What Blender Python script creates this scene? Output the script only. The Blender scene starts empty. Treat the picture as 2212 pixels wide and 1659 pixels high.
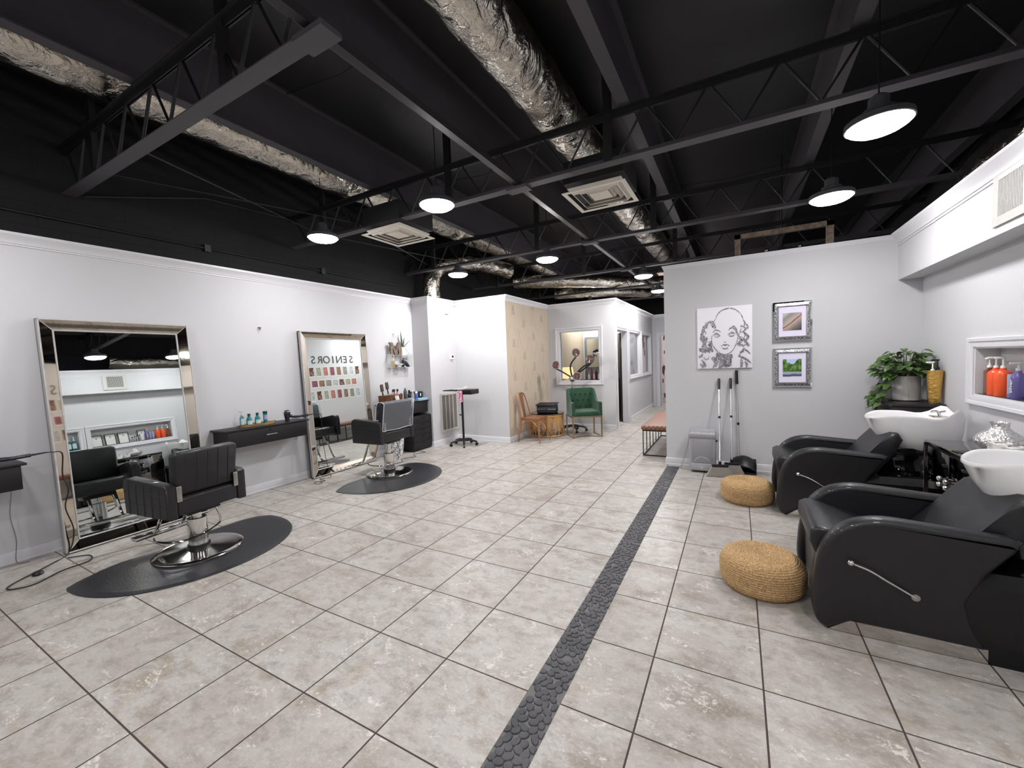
import bpy, bmesh, math, random
from mathutils import Vector, Matrix
random.seed(7)
PI = math.pi
C = bpy.context.scene.collection
S = bpy.context.scene

# ------------------------------------------------------------------ camera
cam_d = bpy.data.cameras.new('camera'); cam = bpy.data.objects.new('camera', cam_d); C.objects.link(cam)
YAW, PITCH, ROLL = -0.504, -0.0555, -0.0379
FPX = 883.78
f_ = Vector((math.sin(YAW)*math.cos(PITCH), math.cos(YAW)*math.cos(PITCH), math.sin(PITCH)))
r_ = Vector((math.cos(YAW), -math.sin(YAW), 0)); u_ = r_.cross(f_)
c_, s_ = math.cos(ROLL), math.sin(ROLL)
R_ = r_*c_+u_*s_; U_ = u_*c_-r_*s_
m = Matrix(((R_.x, U_.x, -f_.x, 1.2874), (R_.y, U_.y, -f_.y, -0.6250), (R_.z, U_.z, -f_.z, 1.4771), (0, 0, 0, 1)))
cam.matrix_world = m
cam_d.sensor_fit = 'HORIZONTAL'; cam_d.sensor_width = 36; cam_d.lens = 36*FPX/2212; cam_d.clip_start = 0.05
S.camera = cam
# ------------------------------------------------------------------ view, world
S.view_settings.view_transform = 'Standard'; S.view_settings.look = 'None'
S.view_settings.gamma = 1; S.view_settings.use_curve_mapping = False
S.view_settings.exposure = -0.1
w = bpy.data.worlds.new('world'); S.world = w; w.use_nodes = True
w.node_tree.nodes['Background'].inputs[0].default_value = (0.9, 0.95, 1, 1)
w.node_tree.nodes['Background'].inputs[1].default_value = 0.02
LAMP_E = 150.0

# ------------------------------------------------------------------ materials
def lin(c):
    def g(v):
        v /= 255.0
        return v/12.92 if v <= .04045 else ((v+.055)/1.055)**2.4
    return (g(c[0]), g(c[1]), g(c[2]), 1)
MATS = {}
def pm(name, col, rough=.5, metal=0, bump=None, coat=0, trans=0, emit=None, estr=0, noise=None, ior=1.45, sheen=0, spec=None, coords='Object'):
    """col sRGB 0-255; bump=(scale,strength,detail); noise=(scale,col2,detail)"""
    if name in MATS: return MATS[name]
    mt = bpy.data.materials.new(name); mt.use_nodes = True
    nt = mt.node_tree; b = nt.nodes['Principled BSDF']
    b.inputs['Base Color'].default_value = lin(col); b.inputs['Roughness'].default_value = rough
    b.inputs['Metallic'].default_value = metal; b.inputs['IOR'].default_value = ior
    b.inputs['Coat Weight'].default_value = coat; b.inputs['Transmission Weight'].default_value = trans
    b.inputs['Sheen Weight'].default_value = sheen
    if spec is not None: b.inputs['Specular IOR Level'].default_value = spec
    if emit: b.inputs['Emission Color'].default_value = lin(emit); b.inputs['Emission Strength'].default_value = estr
    tc = nt.nodes.new('ShaderNodeTexCoord')
    if noise:
        n = nt.nodes.new('ShaderNodeTexNoise'); n.inputs['Scale'].default_value = noise[0]
        n.inputs['Detail'].default_value = noise[2] if len(noise) > 2 else 4
        nt.links.new(tc.outputs[coords], n.inputs['Vector'])
        cr = nt.nodes.new('ShaderNodeValToRGB'); cr.color_ramp.elements[0].color = lin(col); cr.color_ramp.elements[1].color = lin(noise[1])
        cr.color_ramp.elements[0].position = .4; cr.color_ramp.elements[1].position = .62
        nt.links.new(n.outputs['Fac'], cr.inputs[0]); nt.links.new(cr.outputs[0], b.inputs['Base Color'])
    if bump:
        n = nt.nodes.new('ShaderNodeTexNoise'); n.inputs['Scale'].default_value = bump[0]
        n.inputs['Detail'].default_value = bump[2] if len(bump) > 2 else 3
        nt.links.new(tc.outputs[coords], n.inputs['Vector'])
        bp = nt.nodes.new('ShaderNodeBump'); bp.inputs['Strength'].default_value = bump[1]; bp.inputs['Distance'].default_value = .01
        nt.links.new(n.outputs['Fac'], bp.inputs['Height']); nt.links.new(bp.outputs[0], b.inputs['Normal'])
    MATS[name] = mt
    return mt

class NT:
    """tiny node-graph builder"""
    def __init__(s, name, **k):
        s.m = pm(name, (200, 200, 200), **k); s.nt = s.m.node_tree; s.b = s.nt.nodes['Principled BSDF']
        tc = s.nt.nodes.new('ShaderNodeTexCoord'); s.obj = tc.outputs['Object']
        sp = s.nt.nodes.new('ShaderNodeSeparateXYZ'); s.nt.links.new(s.obj, sp.inputs[0]); s.x, s.y, s.z = sp.outputs
    def setv(s, inp, v):
        if isinstance(v, bpy.types.NodeSocket): s.nt.links.new(v, inp)
        else: inp.default_value = v
    def ma(s, op, a, b=0, c=0):
        n = s.nt.nodes.new('ShaderNodeMath'); n.operation = op
        s.setv(n.inputs[0], a); s.setv(n.inputs[1], b); s.setv(n.inputs[2], c); return n.outputs[0]
    def vec(s, x, y, z=0.0):
        n = s.nt.nodes.new('ShaderNodeCombineXYZ'); s.setv(n.inputs[0], x); s.setv(n.inputs[1], y); s.setv(n.inputs[2], z); return n.outputs[0]
    def noise(s, v, sc, det=4, rough=.5, dist=0):
        n = s.nt.nodes.new('ShaderNodeTexNoise'); s.setv(n.inputs['Vector'], v); n.inputs['Scale'].default_value = sc
        n.inputs['Detail'].default_value = det; n.inputs['Roughness'].default_value = rough; n.inputs['Distortion'].default_value = dist; return n.outputs['Fac']
    def white(s, v):
        n = s.nt.nodes.new('ShaderNodeTexWhiteNoise'); s.setv(n.inputs['Vector'], v); return n
    def ramp(s, v, stops):
        n = s.nt.nodes.new('ShaderNodeValToRGB'); e = n.color_ramp.elements
        while len(e) < len(stops): e.new(.5)
        for q, (p, c) in zip(e, stops): q.position = p; q.color = lin(c)
        s.setv(n.inputs[0], v); return n.outputs[0]
    def mix(s, f, a, b):
        n = s.nt.nodes.new('ShaderNodeMix'); n.data_type = 'RGBA'; s.setv(n.inputs[0], f)
        s.setv(n.inputs[6], a if isinstance(a, bpy.types.NodeSocket) else lin(a)); s.setv(n.inputs[7], b if isinstance(b, bpy.types.NodeSocket) else lin(b)); return n.outputs[2]
    def vadd(s, a, b):
        n = s.nt.nodes.new('ShaderNodeVectorMath'); n.operation = 'ADD'; s.setv(n.inputs[0], a); s.setv(n.inputs[1], b); return n.outputs[0]
    def col(s, v): s.nt.links.new(v, s.b.inputs['Base Color'])
    def rough(s, v): s.setv(s.b.inputs['Roughness'], v)
    def bump(s, h, st=.3, d=.01):
        n = s.nt.nodes.new('ShaderNodeBump'); n.inputs['Strength'].default_value = st; n.inputs['Distance'].default_value = d
        s.setv(n.inputs['Height'], h); s.nt.links.new(n.outputs[0], s.b.inputs['Normal'])

T = 0.46
# floor tiles
g = NT('floor_tile', rough=.34, spec=.38)
def line(v, half):   # 1 on the joint
    fr = g.ma('FRACT', g.ma('ADD', g.ma('DIVIDE', v, T), 20.0))
    d = g.ma('SUBTRACT', .5, g.ma('ABSOLUTE', g.ma('SUBTRACT', fr, .5)))
    return g.ma('LESS_THAN', d, half/T)
gl = g.ma('MAXIMUM', line(g.x, .0038), line(g.y, .0034))
cellx = g.ma('FLOOR', g.ma('ADD', g.ma('DIVIDE', g.x, T), 20.0)); celly = g.ma('FLOOR', g.ma('ADD', g.ma('DIVIDE', g.y, T), 20.0))
wn = g.white(g.vec(cellx, celly))
off = g.nt.nodes.new('ShaderNodeVectorMath'); off.operation = 'SCALE'; g.nt.links.new(wn.outputs['Color'], off.inputs[0]); off.inputs[3].default_value = 17
pv = g.vadd(g.vec(g.ma('MULTIPLY', g.x, 1.0), g.ma('MULTIPLY', g.y, 1.45), 0), off.outputs[0])
n1 = g.noise(pv, 2.6, 6, .6, .4); n2 = g.noise(pv, 11, 6, .7); n3 = g.noise(pv, 4.3, 8, .75, 1.2)
base = g.ramp(n1, [(.30, (132, 122, 112)), (.42, (159, 153, 146)), (.56, (171, 168, 164)), (.68, (148, 138, 124))])
base = g.mix(g.ma('MULTIPLY', g.ma('SUBTRACT', n2, .47), 2.6), base, (104, 98, 94))
base = g.mix(g.ma('MULTIPLY', g.ma('SUBTRACT', g.noise(pv, 48, 5, .85), .5), 2.0), base, (214, 210, 205))
vein = g.ma('MULTIPLY', g.ma('GREATER_THAN', n3, .585), g.ma('GREATER_THAN', g.noise(pv, 38, 5, .8), .52))
base = g.mix(g.ma('MULTIPLY', vein, .8), base, (208, 203, 197))
tone = g.ma('MULTIPLY_ADD', wn.outputs['Value'], .26, .04)
base = g.mix(tone, base, (140, 131, 121))
g.col(g.mix(gl, base, (62, 53, 49)))
g.rough(g.ma('MULTIPLY_ADD', gl, .4, g.ma('MULTIPLY_ADD', n2, .2, .3)))
g.bump(g.ma('SUBTRACT', g.ma('MULTIPLY', n2, .15), gl), .35, .004)
FLOOR = g.m

WALL = pm('white_wall_paint', (191, 191, 193), rough=.72, bump=(160, .12, 2))
WALLC = pm('chase_wall_paint', (190, 188, 190), rough=.7, bump=(60, .35, 3))
TRIM = pm('white_trim_gloss', (202, 202, 205), rough=.38)
BLKWALL = pm('black_block_paint', (17, 16, 19), rough=.75, bump=(25, .5, 4))
NICHE = pm('niche_paint', (196, 194, 194), rough=.7)
CEIL = pm('black_ceiling_paint', (31, 30, 32), rough=.5)
STEELB = pm('black_painted_steel', (28, 27, 30), rough=.5)
CHORD = pm('charcoal_chord_paint', (70, 68, 72), rough=.6)
BLKCER = pm('grey_mortar', (96, 95, 95), rough=.7)  # plain grey mortar bed under the pebble strip
CHROME = pm('chrome', (215, 213, 210), rough=.1, metal=1)
BRUSHED = pm('brushed_steel', (170, 168, 165), rough=.3, metal=1)
MIRROR = pm('mirror_glass', (222, 228, 226), rough=.005, metal=1)
BEVELM = pm('bevelled_mirror_strip', (196, 186, 172), rough=.03, metal=1)
BEAD = pm('silver_bead_moulding', (190, 188, 186), rough=.35, metal=.7, bump=(300, .5))
LEATHER = pm('black_leather', (22, 21, 24), rough=.42, bump=(220, .18), coat=.15)
BLK = pm('black_laminate', (20, 18, 20), rough=.45, bump=(60, .08))
BLKP = pm('black_plastic', (18, 18, 20), rough=.4)
BLKG = pm('black_gloss', (8, 8, 10), rough=.07, coat=.6)
RUBBER = pm('charcoal_rubber_mat', (42, 42, 45), rough=.33, bump=(90, .12))
WHITEP = pm('white_plastic', (232, 230, 226), rough=.4)
CERAMIC = pm('white_ceramic', (228, 228, 228), rough=.12, coat=.5)
GLASS = pm('clear_glass', (245, 250, 250), rough=.01, trans=1, ior=1.2)
GLASSP = pm('window_pane', (240, 246, 246), rough=.0, trans=1, ior=1.08)
ACRYL = pm('clear_acrylic', (235, 240, 240), rough=.08, ior=1.3); ACRYL.node_tree.nodes['Principled BSDF'].inputs['Alpha'].default_value = .28
TEAL = pm('teal_plastic', (22, 118, 118), rough=.2, coat=.3)
TEALD = pm('dark_teal_cap', (10, 62, 64), rough=.35)
LABELW = pm('pale_label', (178, 196, 200), rough=.5)
WOOD = pm('bamboo_wood', (168, 132, 82), rough=.5, noise=(14, (140, 104, 60)))
WOODB = pm('brown_wood', (104, 66, 38), rough=.5, noise=(16, (74, 44, 26)))
GREYW = pm('weathered_wood', (116, 102, 90), rough=.7, noise=(22, (92, 78, 66)))
ORANGE = pm('orange_plastic', (222, 82, 36), rough=.3, coat=.2)
GREEN = pm('green_velvet', (20, 60, 36), rough=.8, sheen=.25, bump=(150, .2))
LEAF = pm('green_leaf', (58, 82, 40), rough=.4, noise=(20, (78, 104, 52)))
LEAFD = pm('dark_green_leaf', (36, 58, 30), rough=.4)
STEM = pm('stem_green', (70, 74, 48), rough=.6)
COPPER = pm('copper_paint', (170, 122, 92), rough=.34, metal=.75)
BRASS = pm('champagne_metal', (160, 138, 112), rough=.3, metal=.9)
RATTAN = pm('rattan', (196, 152, 96), rough=.6)
PEBBLE = pm('dark_pebble', (58, 58, 61), rough=.6, noise=(9, (74, 73, 75)))
REDGL = pm('red_lamp_glass', (92, 20, 22), rough=.15, coat=.7)
CREAM = pm('cream_plastic', (226, 218, 198), rough=.5)

# foil duct
g = NT('foil_duct', rough=.3, metal=1)
fn = g.noise(g.obj, 5, 4, .55, 2.0); fv = g.nt.nodes.new('ShaderNodeTexVoronoi'); g.nt.links.new(g.obj, fv.inputs['Vector']); fv.inputs['Scale'].default_value = 8
g.col(g.mix(.0, (196, 190, 180), (196, 190, 180))); g.rough(.22)
g.bump(g.ma('ADD', fn, g.ma('MULTIPLY', fv.outputs['Distance'], .25)), .8, .045); FOIL = g.m
# rope pouf
g = NT('jute_rope', rough=.85)
rn = g.noise(g.obj, 120, 3, .7)
g.col(g.ramp(rn, [(.3, (118, 88, 56)), (.48, (172, 138, 94)), (.68, (206, 176, 130))])); g.bump(rn, .9, .006); ROPE = g.m
# wallpaper (on the x = -2.34 wall; pattern over y, z)
g = NT('beige_wallpaper', rough=.75)
u = g.ma('DIVIDE', g.y, .42); v = g.ma('DIVIDE', g.z, .98)
def near(e, wd):
    fr = g.ma('FRACT', g.ma('ADD', e, 10.0)); return g.ma('LESS_THAN', g.ma('SUBTRACT', .5, g.ma('ABSOLUTE', g.ma('SUBTRACT', fr, .5))), wd)
l1 = near(g.ma('ADD', u, v), .009); l2 = near(g.ma('SUBTRACT', u, v), .009)
l3 = near(g.ma('ADD', g.ma('ADD', u, v), .28), .007)
fu = g.ma('FRACT', g.ma('ADD', u, 10.0)); fvv = g.ma('FRACT', g.ma('ADD', g.ma('ADD', g.ma('MULTIPLY', v, 1.6), g.ma('MULTIPLY', g.ma('FLOOR', u), .37)), 10.0))
win = g.ma('MULTIPLY', g.ma('LESS_THAN', g.ma('ABSOLUTE', g.ma('SUBTRACT', fu, .5)), g.ma('MULTIPLY_ADD', fvv, -.3, .17)), g.ma('LESS_THAN', fvv, .27))
hat = g.ma('MULTIPLY', win, g.ma('LESS_THAN', g.ma('FRACT', g.ma('DIVIDE', g.z, .026)), .38))
br = g.ma('LESS_THAN', g.ma('FRACT', g.ma('DIVIDE', g.ma('ADD', g.z, g.ma('MULTIPLY', g.y, .31)), .61)), .62)
ln = g.ma('MAXIMUM', g.ma('MULTIPLY', g.ma('MAXIMUM', g.ma('MAXIMUM', l1, l2), l3), br), hat)
g.col(g.mix(g.ma('MULTIPLY', ln, .7), (188, 174, 155), (122, 106, 90))); WPAPER = g.m
# block wall (mortar joints)
g = NT('black_block_wall', rough=.8)
bk = g.nt.nodes.new('ShaderNodeTexBrick'); g.nt.links.new(g.vec(g.y, g.z), bk.inputs['Vector']); bk.inputs['Scale'].default_value = 1
bk.inputs['Brick Width'].default_value = .4; bk.inputs['Row Height'].default_value = .2; bk.inputs['Mortar Size'].default_value = .006
bk.inputs['Color1'].default_value = lin((20, 19, 22)); bk.inputs['Color2'].default_value = lin((17, 16, 19)); bk.inputs['Mortar'].default_value = lin((9, 9, 10))
g.nt.links.new(bk.outputs['Color'], g.b.inputs['Base Color']); g.bump(g.ma('SUBTRACT', g.noise(g.obj, 30, 5), g.ma('MULTIPLY', bk.outputs['Fac'], 2)), .6, .008); BLOCK = g.m
# sprayed insulation
SPRAY = pm('black_sprayed_insulation', (20, 19, 24), rough=.9, bump=(18, 1.0, 8))
# glitter mosaic
g = NT('glitter_mosaic', rough=.3, metal=.7)
vv = g.nt.nodes.new('ShaderNodeTexVoronoi'); g.nt.links.new(g.obj, vv.inputs['Vector']); vv.inputs['Scale'].default_value = 190
g.col(g.ramp(vv.outputs['Color'], [(.2, (46, 46, 52)), (.5, (130, 130, 136)), (.85, (250, 250, 250))]))
nb = g.nt.nodes.new('ShaderNodeBump'); g.nt.links.new(vv.outputs['Color'], nb.inputs['Height']); nb.inputs['Strength'].default_value = 1; nb.inputs['Distance'].default_value = .01
g.nt.links.new(nb.outputs[0], g.b.inputs['Normal']); GLITTER = g.m
# cow print wall
g = NT('cowhide_print_wall', rough=.8)
g.col(g.ramp(g.noise(g.vec(g.ma('MULTIPLY', g.x, 2), g.y, g.z), 2.2, 2), [(.0, (222, 205, 208)), (.55, (222, 205, 208)), (.57, (92, 56, 40)), (1, (92, 56, 40))])); COW = g.m
# woven leather
g = NT('woven_brown_leather', rough=.5)
wk = g.nt.nodes.new('ShaderNodeTexChecker'); g.nt.links.new(g.obj, wk.inputs['Vector']); wk.inputs['Scale'].default_value = 33
g.col(g.mix(g.ma('MULTIPLY_ADD', wk.outputs['Fac'], .7, g.ma('MULTIPLY', g.noise(g.obj, 9), .3)), (146, 102, 80), (96, 60, 44))); g.bump(wk.outputs['Fac'], .8, .01); WOVEN = g.m
# crackled mirror vase
g = NT('crackled_silver_mosaic', rough=.28, metal=.85)
vv = g.nt.nodes.new('ShaderNodeTexVoronoi'); g.nt.links.new(g.obj, vv.inputs['Vector']); vv.inputs['Scale'].default_value = 75
g.col(g.ramp(vv.outputs['Color'], [(.1, (190, 188, 188)), (.7, (240, 238, 238))]))
nb = g.nt.nodes.new('ShaderNodeBump'); g.nt.links.new(vv.outputs['Distance'], nb.inputs['Height']); nb.inputs['Strength'].default_value = .7; nb.inputs['Distance'].default_value = .008
g.nt.links.new(nb.outputs[0], g.b.inputs['Normal']); CRACK = g.m
# gold relief
GOLD = pm('embossed_gold', (210, 166, 88), rough=.34, metal=.7, bump=(38, 1.0, 2))
MARBLE = pm('white_marble', (228, 224, 220), rough=.25, noise=(16, (176, 170, 166)))
# patterned pot
g = NT('grey_white_patterned_ceramic', rough=.4)
pc = g.nt.nodes.new('ShaderNodeTexMagic'); pc.turbulence_depth = 2; pc.inputs['Scale'].default_value = 9; pc.inputs['Distortion'].default_value = 2.2
g.nt.links.new(g.obj, pc.inputs['Vector']); g.col(g.mix(g.ma('GREATER_THAN', pc.outputs['Fac'], .5), (228, 228, 230), (128, 134, 144))); POTM = g.m
def photo_mat(name, cols, sc=9, coords='Object'):
    g = NT(name, rough=.35); n = len(cols)
    g.col(g.ramp(g.noise(g.obj, sc, 4, .6, .6), [(.3+.4*i/(n-1), c) for i, c in enumerate(cols)])); return g.m
# striped picture (diagonal)
g = NT('picture_abstract_diagonal', rough=.3)
dd = g.ma('ADD', g.ma('SUBTRACT', g.z, g.ma('MULTIPLY', g.x, .85)), g.ma('MULTIPLY', g.noise(g.obj, 14), .05))
g.col(g.ramp(g.ma('MULTIPLY_ADD', dd, 2.6, .5), [(.12, (52, 52, 40)), (.3, (104, 96, 88)), (.46, (150, 140, 138)), (.52, (190, 150, 130)), (.56, (84, 48, 40)), (.6, (176, 160, 150)), (.8, (128, 126, 124)), (.95, (176, 172, 160))])); PIC1 = g.m
g = NT('picture_forest_road', rough=.3)
zz = g.ma('MULTIPLY_ADD', g.z, 4.6, .5)
tree = g.ramp(g.noise(g.vec(g.ma('MULTIPLY', g.x, 2), g.y, g.z), 22, 6, .7), [(.36, (22, 38, 20)), (.5, (72, 108, 44)), (.64, (130, 164, 84))])
sky = g.ma('GREATER_THAN', g.ma('ADD', g.ma('SUBTRACT', g.z, g.ma('MULTIPLY', g.ma('ABSOLUTE', g.x), 1.1)), g.ma('MULTIPLY', g.ma('SUBTRACT', g.noise(g.obj, 20, 4), .5), .12)), .028)
road = g.ramp(g.ma('FRACT', g.ma('ADD', g.ma('MULTIPLY', g.z, 16), g.ma('MULTIPLY', g.noise(g.obj, 6), 1.2))), [(.3, (66, 82, 96)), (.6, (156, 166, 178))])
g.col(g.mix(g.ma('LESS_THAN', zz, .28), g.mix(sky, tree, (176, 196, 226)), road)); PIC2 = g.m

# ------------------------------------------------------------------ mesh helper
class MB:
    def __init__(s): s.bm = bmesh.new(); s.mi = 0
    def _mark(s, fs):
        for f in fs: f.material_index = s.mi
    def box(s, x0, x1, y0, y1, z0, z1, bev=0, seg=2, mtx=None):
        r = bmesh.ops.create_cube(s.bm, size=1); vs = r['verts']
        for v in vs:
            v.co = Vector(((x0+x1)/2+v.co.x*(x1-x0), (y0+y1)/2+v.co.y*(y1-y0), (z0+z1)/2+v.co.z*(z1-z0)))
        fs = list({f for v in vs for f in v.link_faces}); s._mark(fs)
        if bev:
            es = list({e for v in vs for e in v.link_edges})
            r2 = bmesh.ops.bevel(s.bm, geom=es, offset=bev, segments=seg, affect='EDGES', profile=.5); s._mark(r2['faces'])
            vs = list({v for f in r2['faces'] for v in f.verts} | {v for v in vs if v.is_valid})
        if mtx is not None: bmesh.ops.transform(s.bm, matrix=mtx, verts=[v for v in vs if v.is_valid])
        return s
    def poly(s, pts):
        vs = [s.bm.verts.new(p) for p in pts]; f = s.bm.faces.new(vs); s._mark([f]); return s
    def prism(s, pts, d, bev=0, seg=2):
        """closed planar polygon pts (3D), extruded by vector d"""
        d = Vector(d); a = [s.bm.verts.new(p) for p in pts]; b = [s.bm.verts.new(Vector(p)+d) for p in pts]
        n = len(pts); fs = [s.bm.faces.new(a[::-1]), s.bm.faces.new(b)]
        for i in range(n): fs.append(s.bm.faces.new((a[i], a[(i+1) % n], b[(i+1) % n], b[i])))
        s._mark(fs)
        if bev:
            es = list(fs[0].edges)+list(fs[1].edges)
            r2 = bmesh.ops.bevel(s.bm, geom=es, offset=bev, segments=seg, affect='EDGES', profile=.5); s._mark(r2['faces'])
        return s
    def rings(s, rings, closed=True, cap0=True, cap1=True):
        rs = [[s.bm.verts.new(p) for p in r] for r in rings]; n = len(rs[0])
        for a, b in zip(rs, rs[1:]):
            for i in range(n if closed else n-1):
                f = s.bm.faces.new((a[i], a[(i+1) % n], b[(i+1) % n], b[i])); f.material_index = s.mi
        if closed and cap0: s._mark([s.bm.faces.new(rs[0][::-1])])
        if closed and cap1: s._mark([s.bm.faces.new(rs[-1])])
        return s
    def tube(s, pts, r, n=8, caps=True, r1=None, jit=0):
        pts = [Vector(p) for p in pts]; N = len(pts); rings = []
        t0 = (pts[1]-pts[0]).normalized(); up = Vector((0, 0, 1)) if abs(t0.z) < .9 else Vector((1, 0, 0))
        nx = t0.cross(up).normalized()
        for i, p in enumerate(pts):
            t = (pts[min(i+1, N-1)]-pts[max(i-1, 0)]).normalized()
            nx = (nx-t*nx.dot(t)).normalized(); ny = t.cross(nx)
            rr = r if r1 is None else r+(r1-r)*i/(N-1)
            if isinstance(r, (list, tuple)): rr = r[i]
            rings.append([p+(nx*math.cos(2*PI*k/n)+ny*math.sin(2*PI*k/n))*(rr*(1+random.uniform(-jit, jit))) for k in range(n)])
        return s.rings(rings, True, caps, caps)
    def cyl(s, p0, p1, r0, r1=None, n=20): return s.tube([p0, p1], [r0, r0 if r1 is None else r1], n)
    def lathe(s, prof, o=(0, 0, 0), n=28, sx=1, sy=1):
        o = Vector(o); rg = []
        for r, z in prof: rg.append([o+Vector((max(r, .0004)*math.cos(2*PI*k/n)*sx, max(r, .0004)*math.sin(2*PI*k/n)*sy, z)) for k in range(n)])
        return s.rings(rg)
    def ball(s, c, r, sz=1, n=14):
        return s.lathe([(r*math.sin(PI*i/8), -r*sz*math.cos(PI*i/8)) for i in range(9)], c, n)
    def grid(s, fn, nu, nv, cu=False):
        vs = [[s.bm.verts.new(fn(i/nu, j/nv)) for j in range(nv+1)] for i in range(nu+(0 if cu else 1))]
        L = len(vs)
        for i in range(nu):
            for j in range(nv):
                f = s.bm.faces.new((vs[i][j], vs[(i+1) % L][j], vs[(i+1) % L][j+1], vs[i][j+1])); f.material_index = s.mi
        return s
    def puffy(s, prof, y0, pt, r, n=7):
        """closed xz outline given thickness along y with fully rounded rims"""
        P = [Vector((x, 0, z)) for x, z in prof]; N = len(P)
        area = sum(P[i].x*P[(i+1) % N].z-P[(i+1) % N].x*P[i].z for i in range(N)); sg = 1 if area > 0 else -1
        nr = []
        for i in range(N):
            d0 = (P[i]-P[i-1]).normalized(); d1 = (P[(i+1) % N]-P[i]).normalized()
            n0 = Vector((-d0.z, 0, d0.x)); n1 = Vector((-d1.z, 0, d1.x)); b = (n0+n1); l = b.length
            nr.append(b/l*min(1.4, 2/l)*sg if l > .2 else n0*sg)
        rg = []
        for k in range(n+1):
            a = PI/2*k/n; rg.append([p+q*r*(1-math.sin(a))+Vector((0, y0+r*(1-math.cos(a)), 0)) for p, q in zip(P, nr)])
        for k in range(n, -1, -1):
            a = PI/2*k/n; rg.append([p+q*r*(1-math.sin(a))+Vector((0, y0+pt-r*(1-math.cos(a)), 0)) for p, q in zip(P, nr)])
        return s.rings(rg)
    def build(s, name, mats, parent=None, smooth=35, loc=None, rot=None, fix=True):
        if fix: bmesh.ops.recalc_face_normals(s.bm, faces=s.bm.faces[:])
        me = bpy.data.meshes.new(name); s.bm.to_mesh(me); s.bm.free()
        for mt in (mats if isinstance(mats, (list, tuple)) else [mats]): me.materials.append(mt)
        if smooth:
            me.shade_smooth(); me.set_sharp_from_angle(angle=math.radians(smooth))
        o = bpy.data.objects.new(name, me); C.objects.link(o)
        if parent: o.parent = parent
        if loc: o.location = loc
        if rot: o.rotation_euler = rot
        return o
def tag(o, label, cat, group=None, kind=None):
    o['label'] = label; o['category'] = cat
    if group: o['group'] = group
    if kind: o['kind'] = kind
    return o
def thing(name, label, cat, loc=(0, 0, 0), rz=0, group=None):
    o = bpy.data.objects.new(name, None); o.empty_display_size = .1; C.objects.link(o); o.location = loc; o.rotation_euler = (0, 0, rz)
    return tag(o, label, cat, group)
def struct(o): o['kind'] = 'structure'; return o
def dup(root, loc=None, rz=None, label=None):
    r = root.copy(); C.objects.link(r)
    if loc is not None: r.location = loc
    if rz is not None: r.rotation_euler = (0, 0, rz)
    if label: r['label'] = label
    def kids(a, b):
        for ch in list(a.children):
            c = ch.copy(); C.objects.link(c); c.parent = b; kids(ch, c)
    kids(root, r); return r
def arc(c, r, a0, a1, n, ax='xz'):
    out = []
    for i in range(n+1):
        a = math.radians(a0+(a1-a0)*i/n); p = [c[0], c[1], c[2]]
        i0, i1 = 'xyz'.index(ax[0]), 'xyz'.index(ax[1]); p[i0] += r*math.cos(a); p[i1] += r*math.sin(a); out.append(tuple(p))
    return out
def smoothpath(pts, k=6):
    P = [Vector(p) for p in pts]; P = [P[0]*2-P[1]]+P+[P[-1]*2-P[-2]]; out = []
    for i in range(1, len(P)-2):
        for j in range(k):
            t = j/k; a, b, c, d = P[i-1:i+3]
            out.append(.5*((2*b)+(c-a)*t+(2*a-5*b+4*c-d)*t*t+(3*b-a-3*c+d)*t**3))
    out.append(P[-2]); return out
def text_obj(name, s, size, mat, parent, loc, rot, depth=.001, sx=1):
    cu = bpy.data.curves.new(name, 'FONT'); cu.body = s; cu.size = size; cu.extrude = depth; cu.align_x = 'CENTER'; cu.align_y = 'CENTER'
    t = bpy.data.objects.new(name, cu); C.objects.link(t)
    dg = bpy.context.evaluated_depsgraph_get(); me = bpy.data.meshes.new_from_object(t.evaluated_get(dg)); bpy.data.objects.remove(t)
    me.materials.clear(); me.materials.append(mat)
    o = bpy.data.objects.new(name, me); C.objects.link(o); o.parent = parent; o.location = loc; o.rotation_euler = rot; o.scale = (sx, 1, 1); return o

def adopt(o, par):
    for k in ('label', 'category', 'group'):
        if k in o: del o[k]
    o.parent = par; o.matrix_parent_inverse = Matrix.LocRotScale(par.location, par.rotation_euler, None).inverted(); return o
# ================================================================== SETTING
H = 2.665
struct(MB().box(-4.2, 3.8, -4.4, 16, -.1, 0).build('floor', FLOOR, smooth=0))
# pebble inlay strip
struct(MB().box(.459, .613, -1.2, 5.1, -.02, .0015).build('trim_1', BLKCER, smooth=0))
mb = MB(); ys = -1.15
cells = []
random.seed(3)
for row in range(184):
    for cl in range(4):
        if random.random() < .04: continue
        cells.append((.4785+cl*.0385+random.uniform(-.006, .006)+(.009 if row % 2 else -.009), -1.1+row*.0336+random.uniform(-.006, .006), random.uniform(.019, .027), random.uniform(.0145, .019), random.uniform(0, PI)))
for (px, py, a, b, th) in cells:
    ct, st = math.cos(th), math.sin(th); rg = []
    for k, z in ((1, .001), (.97, .004), (.85, .0068), (.5, .0078)):
        rg.append([Vector((min(.612, max(.46, px+(a*k*math.cos(q)*ct-b*k*math.sin(q)*st))), py+(a*k*math.cos(q)*st+b*k*math.sin(q)*ct), z)) for q in [2*PI*i/12 for i in range(12)]])
    mb.rings(rg)
o = tag(mb.build('pebble_inlay', PEBBLE), 'dark oval pebbles set in a strip crossing the tiled floor', 'pebbles', kind='stuff')
random.seed(7)
struct(MB().box(-4.2, 3.8, -4.4, 16, 4.1, 4.2).build('ceiling', CEIL, smooth=0))
def wall(name, boxes, mat=WALL):
    mb = MB()
    for b in boxes: mb.box(*b)
    return struct(mb.build(name, mat, smooth=0))
wall('wall_left', [(-3.97, -3.85, -4.2, 5.03, 0, H)])
wall('wall_outer_left', [(-4.2, -4.05, -4.4, 16, 0, 4.1)], BLOCK)
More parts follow.
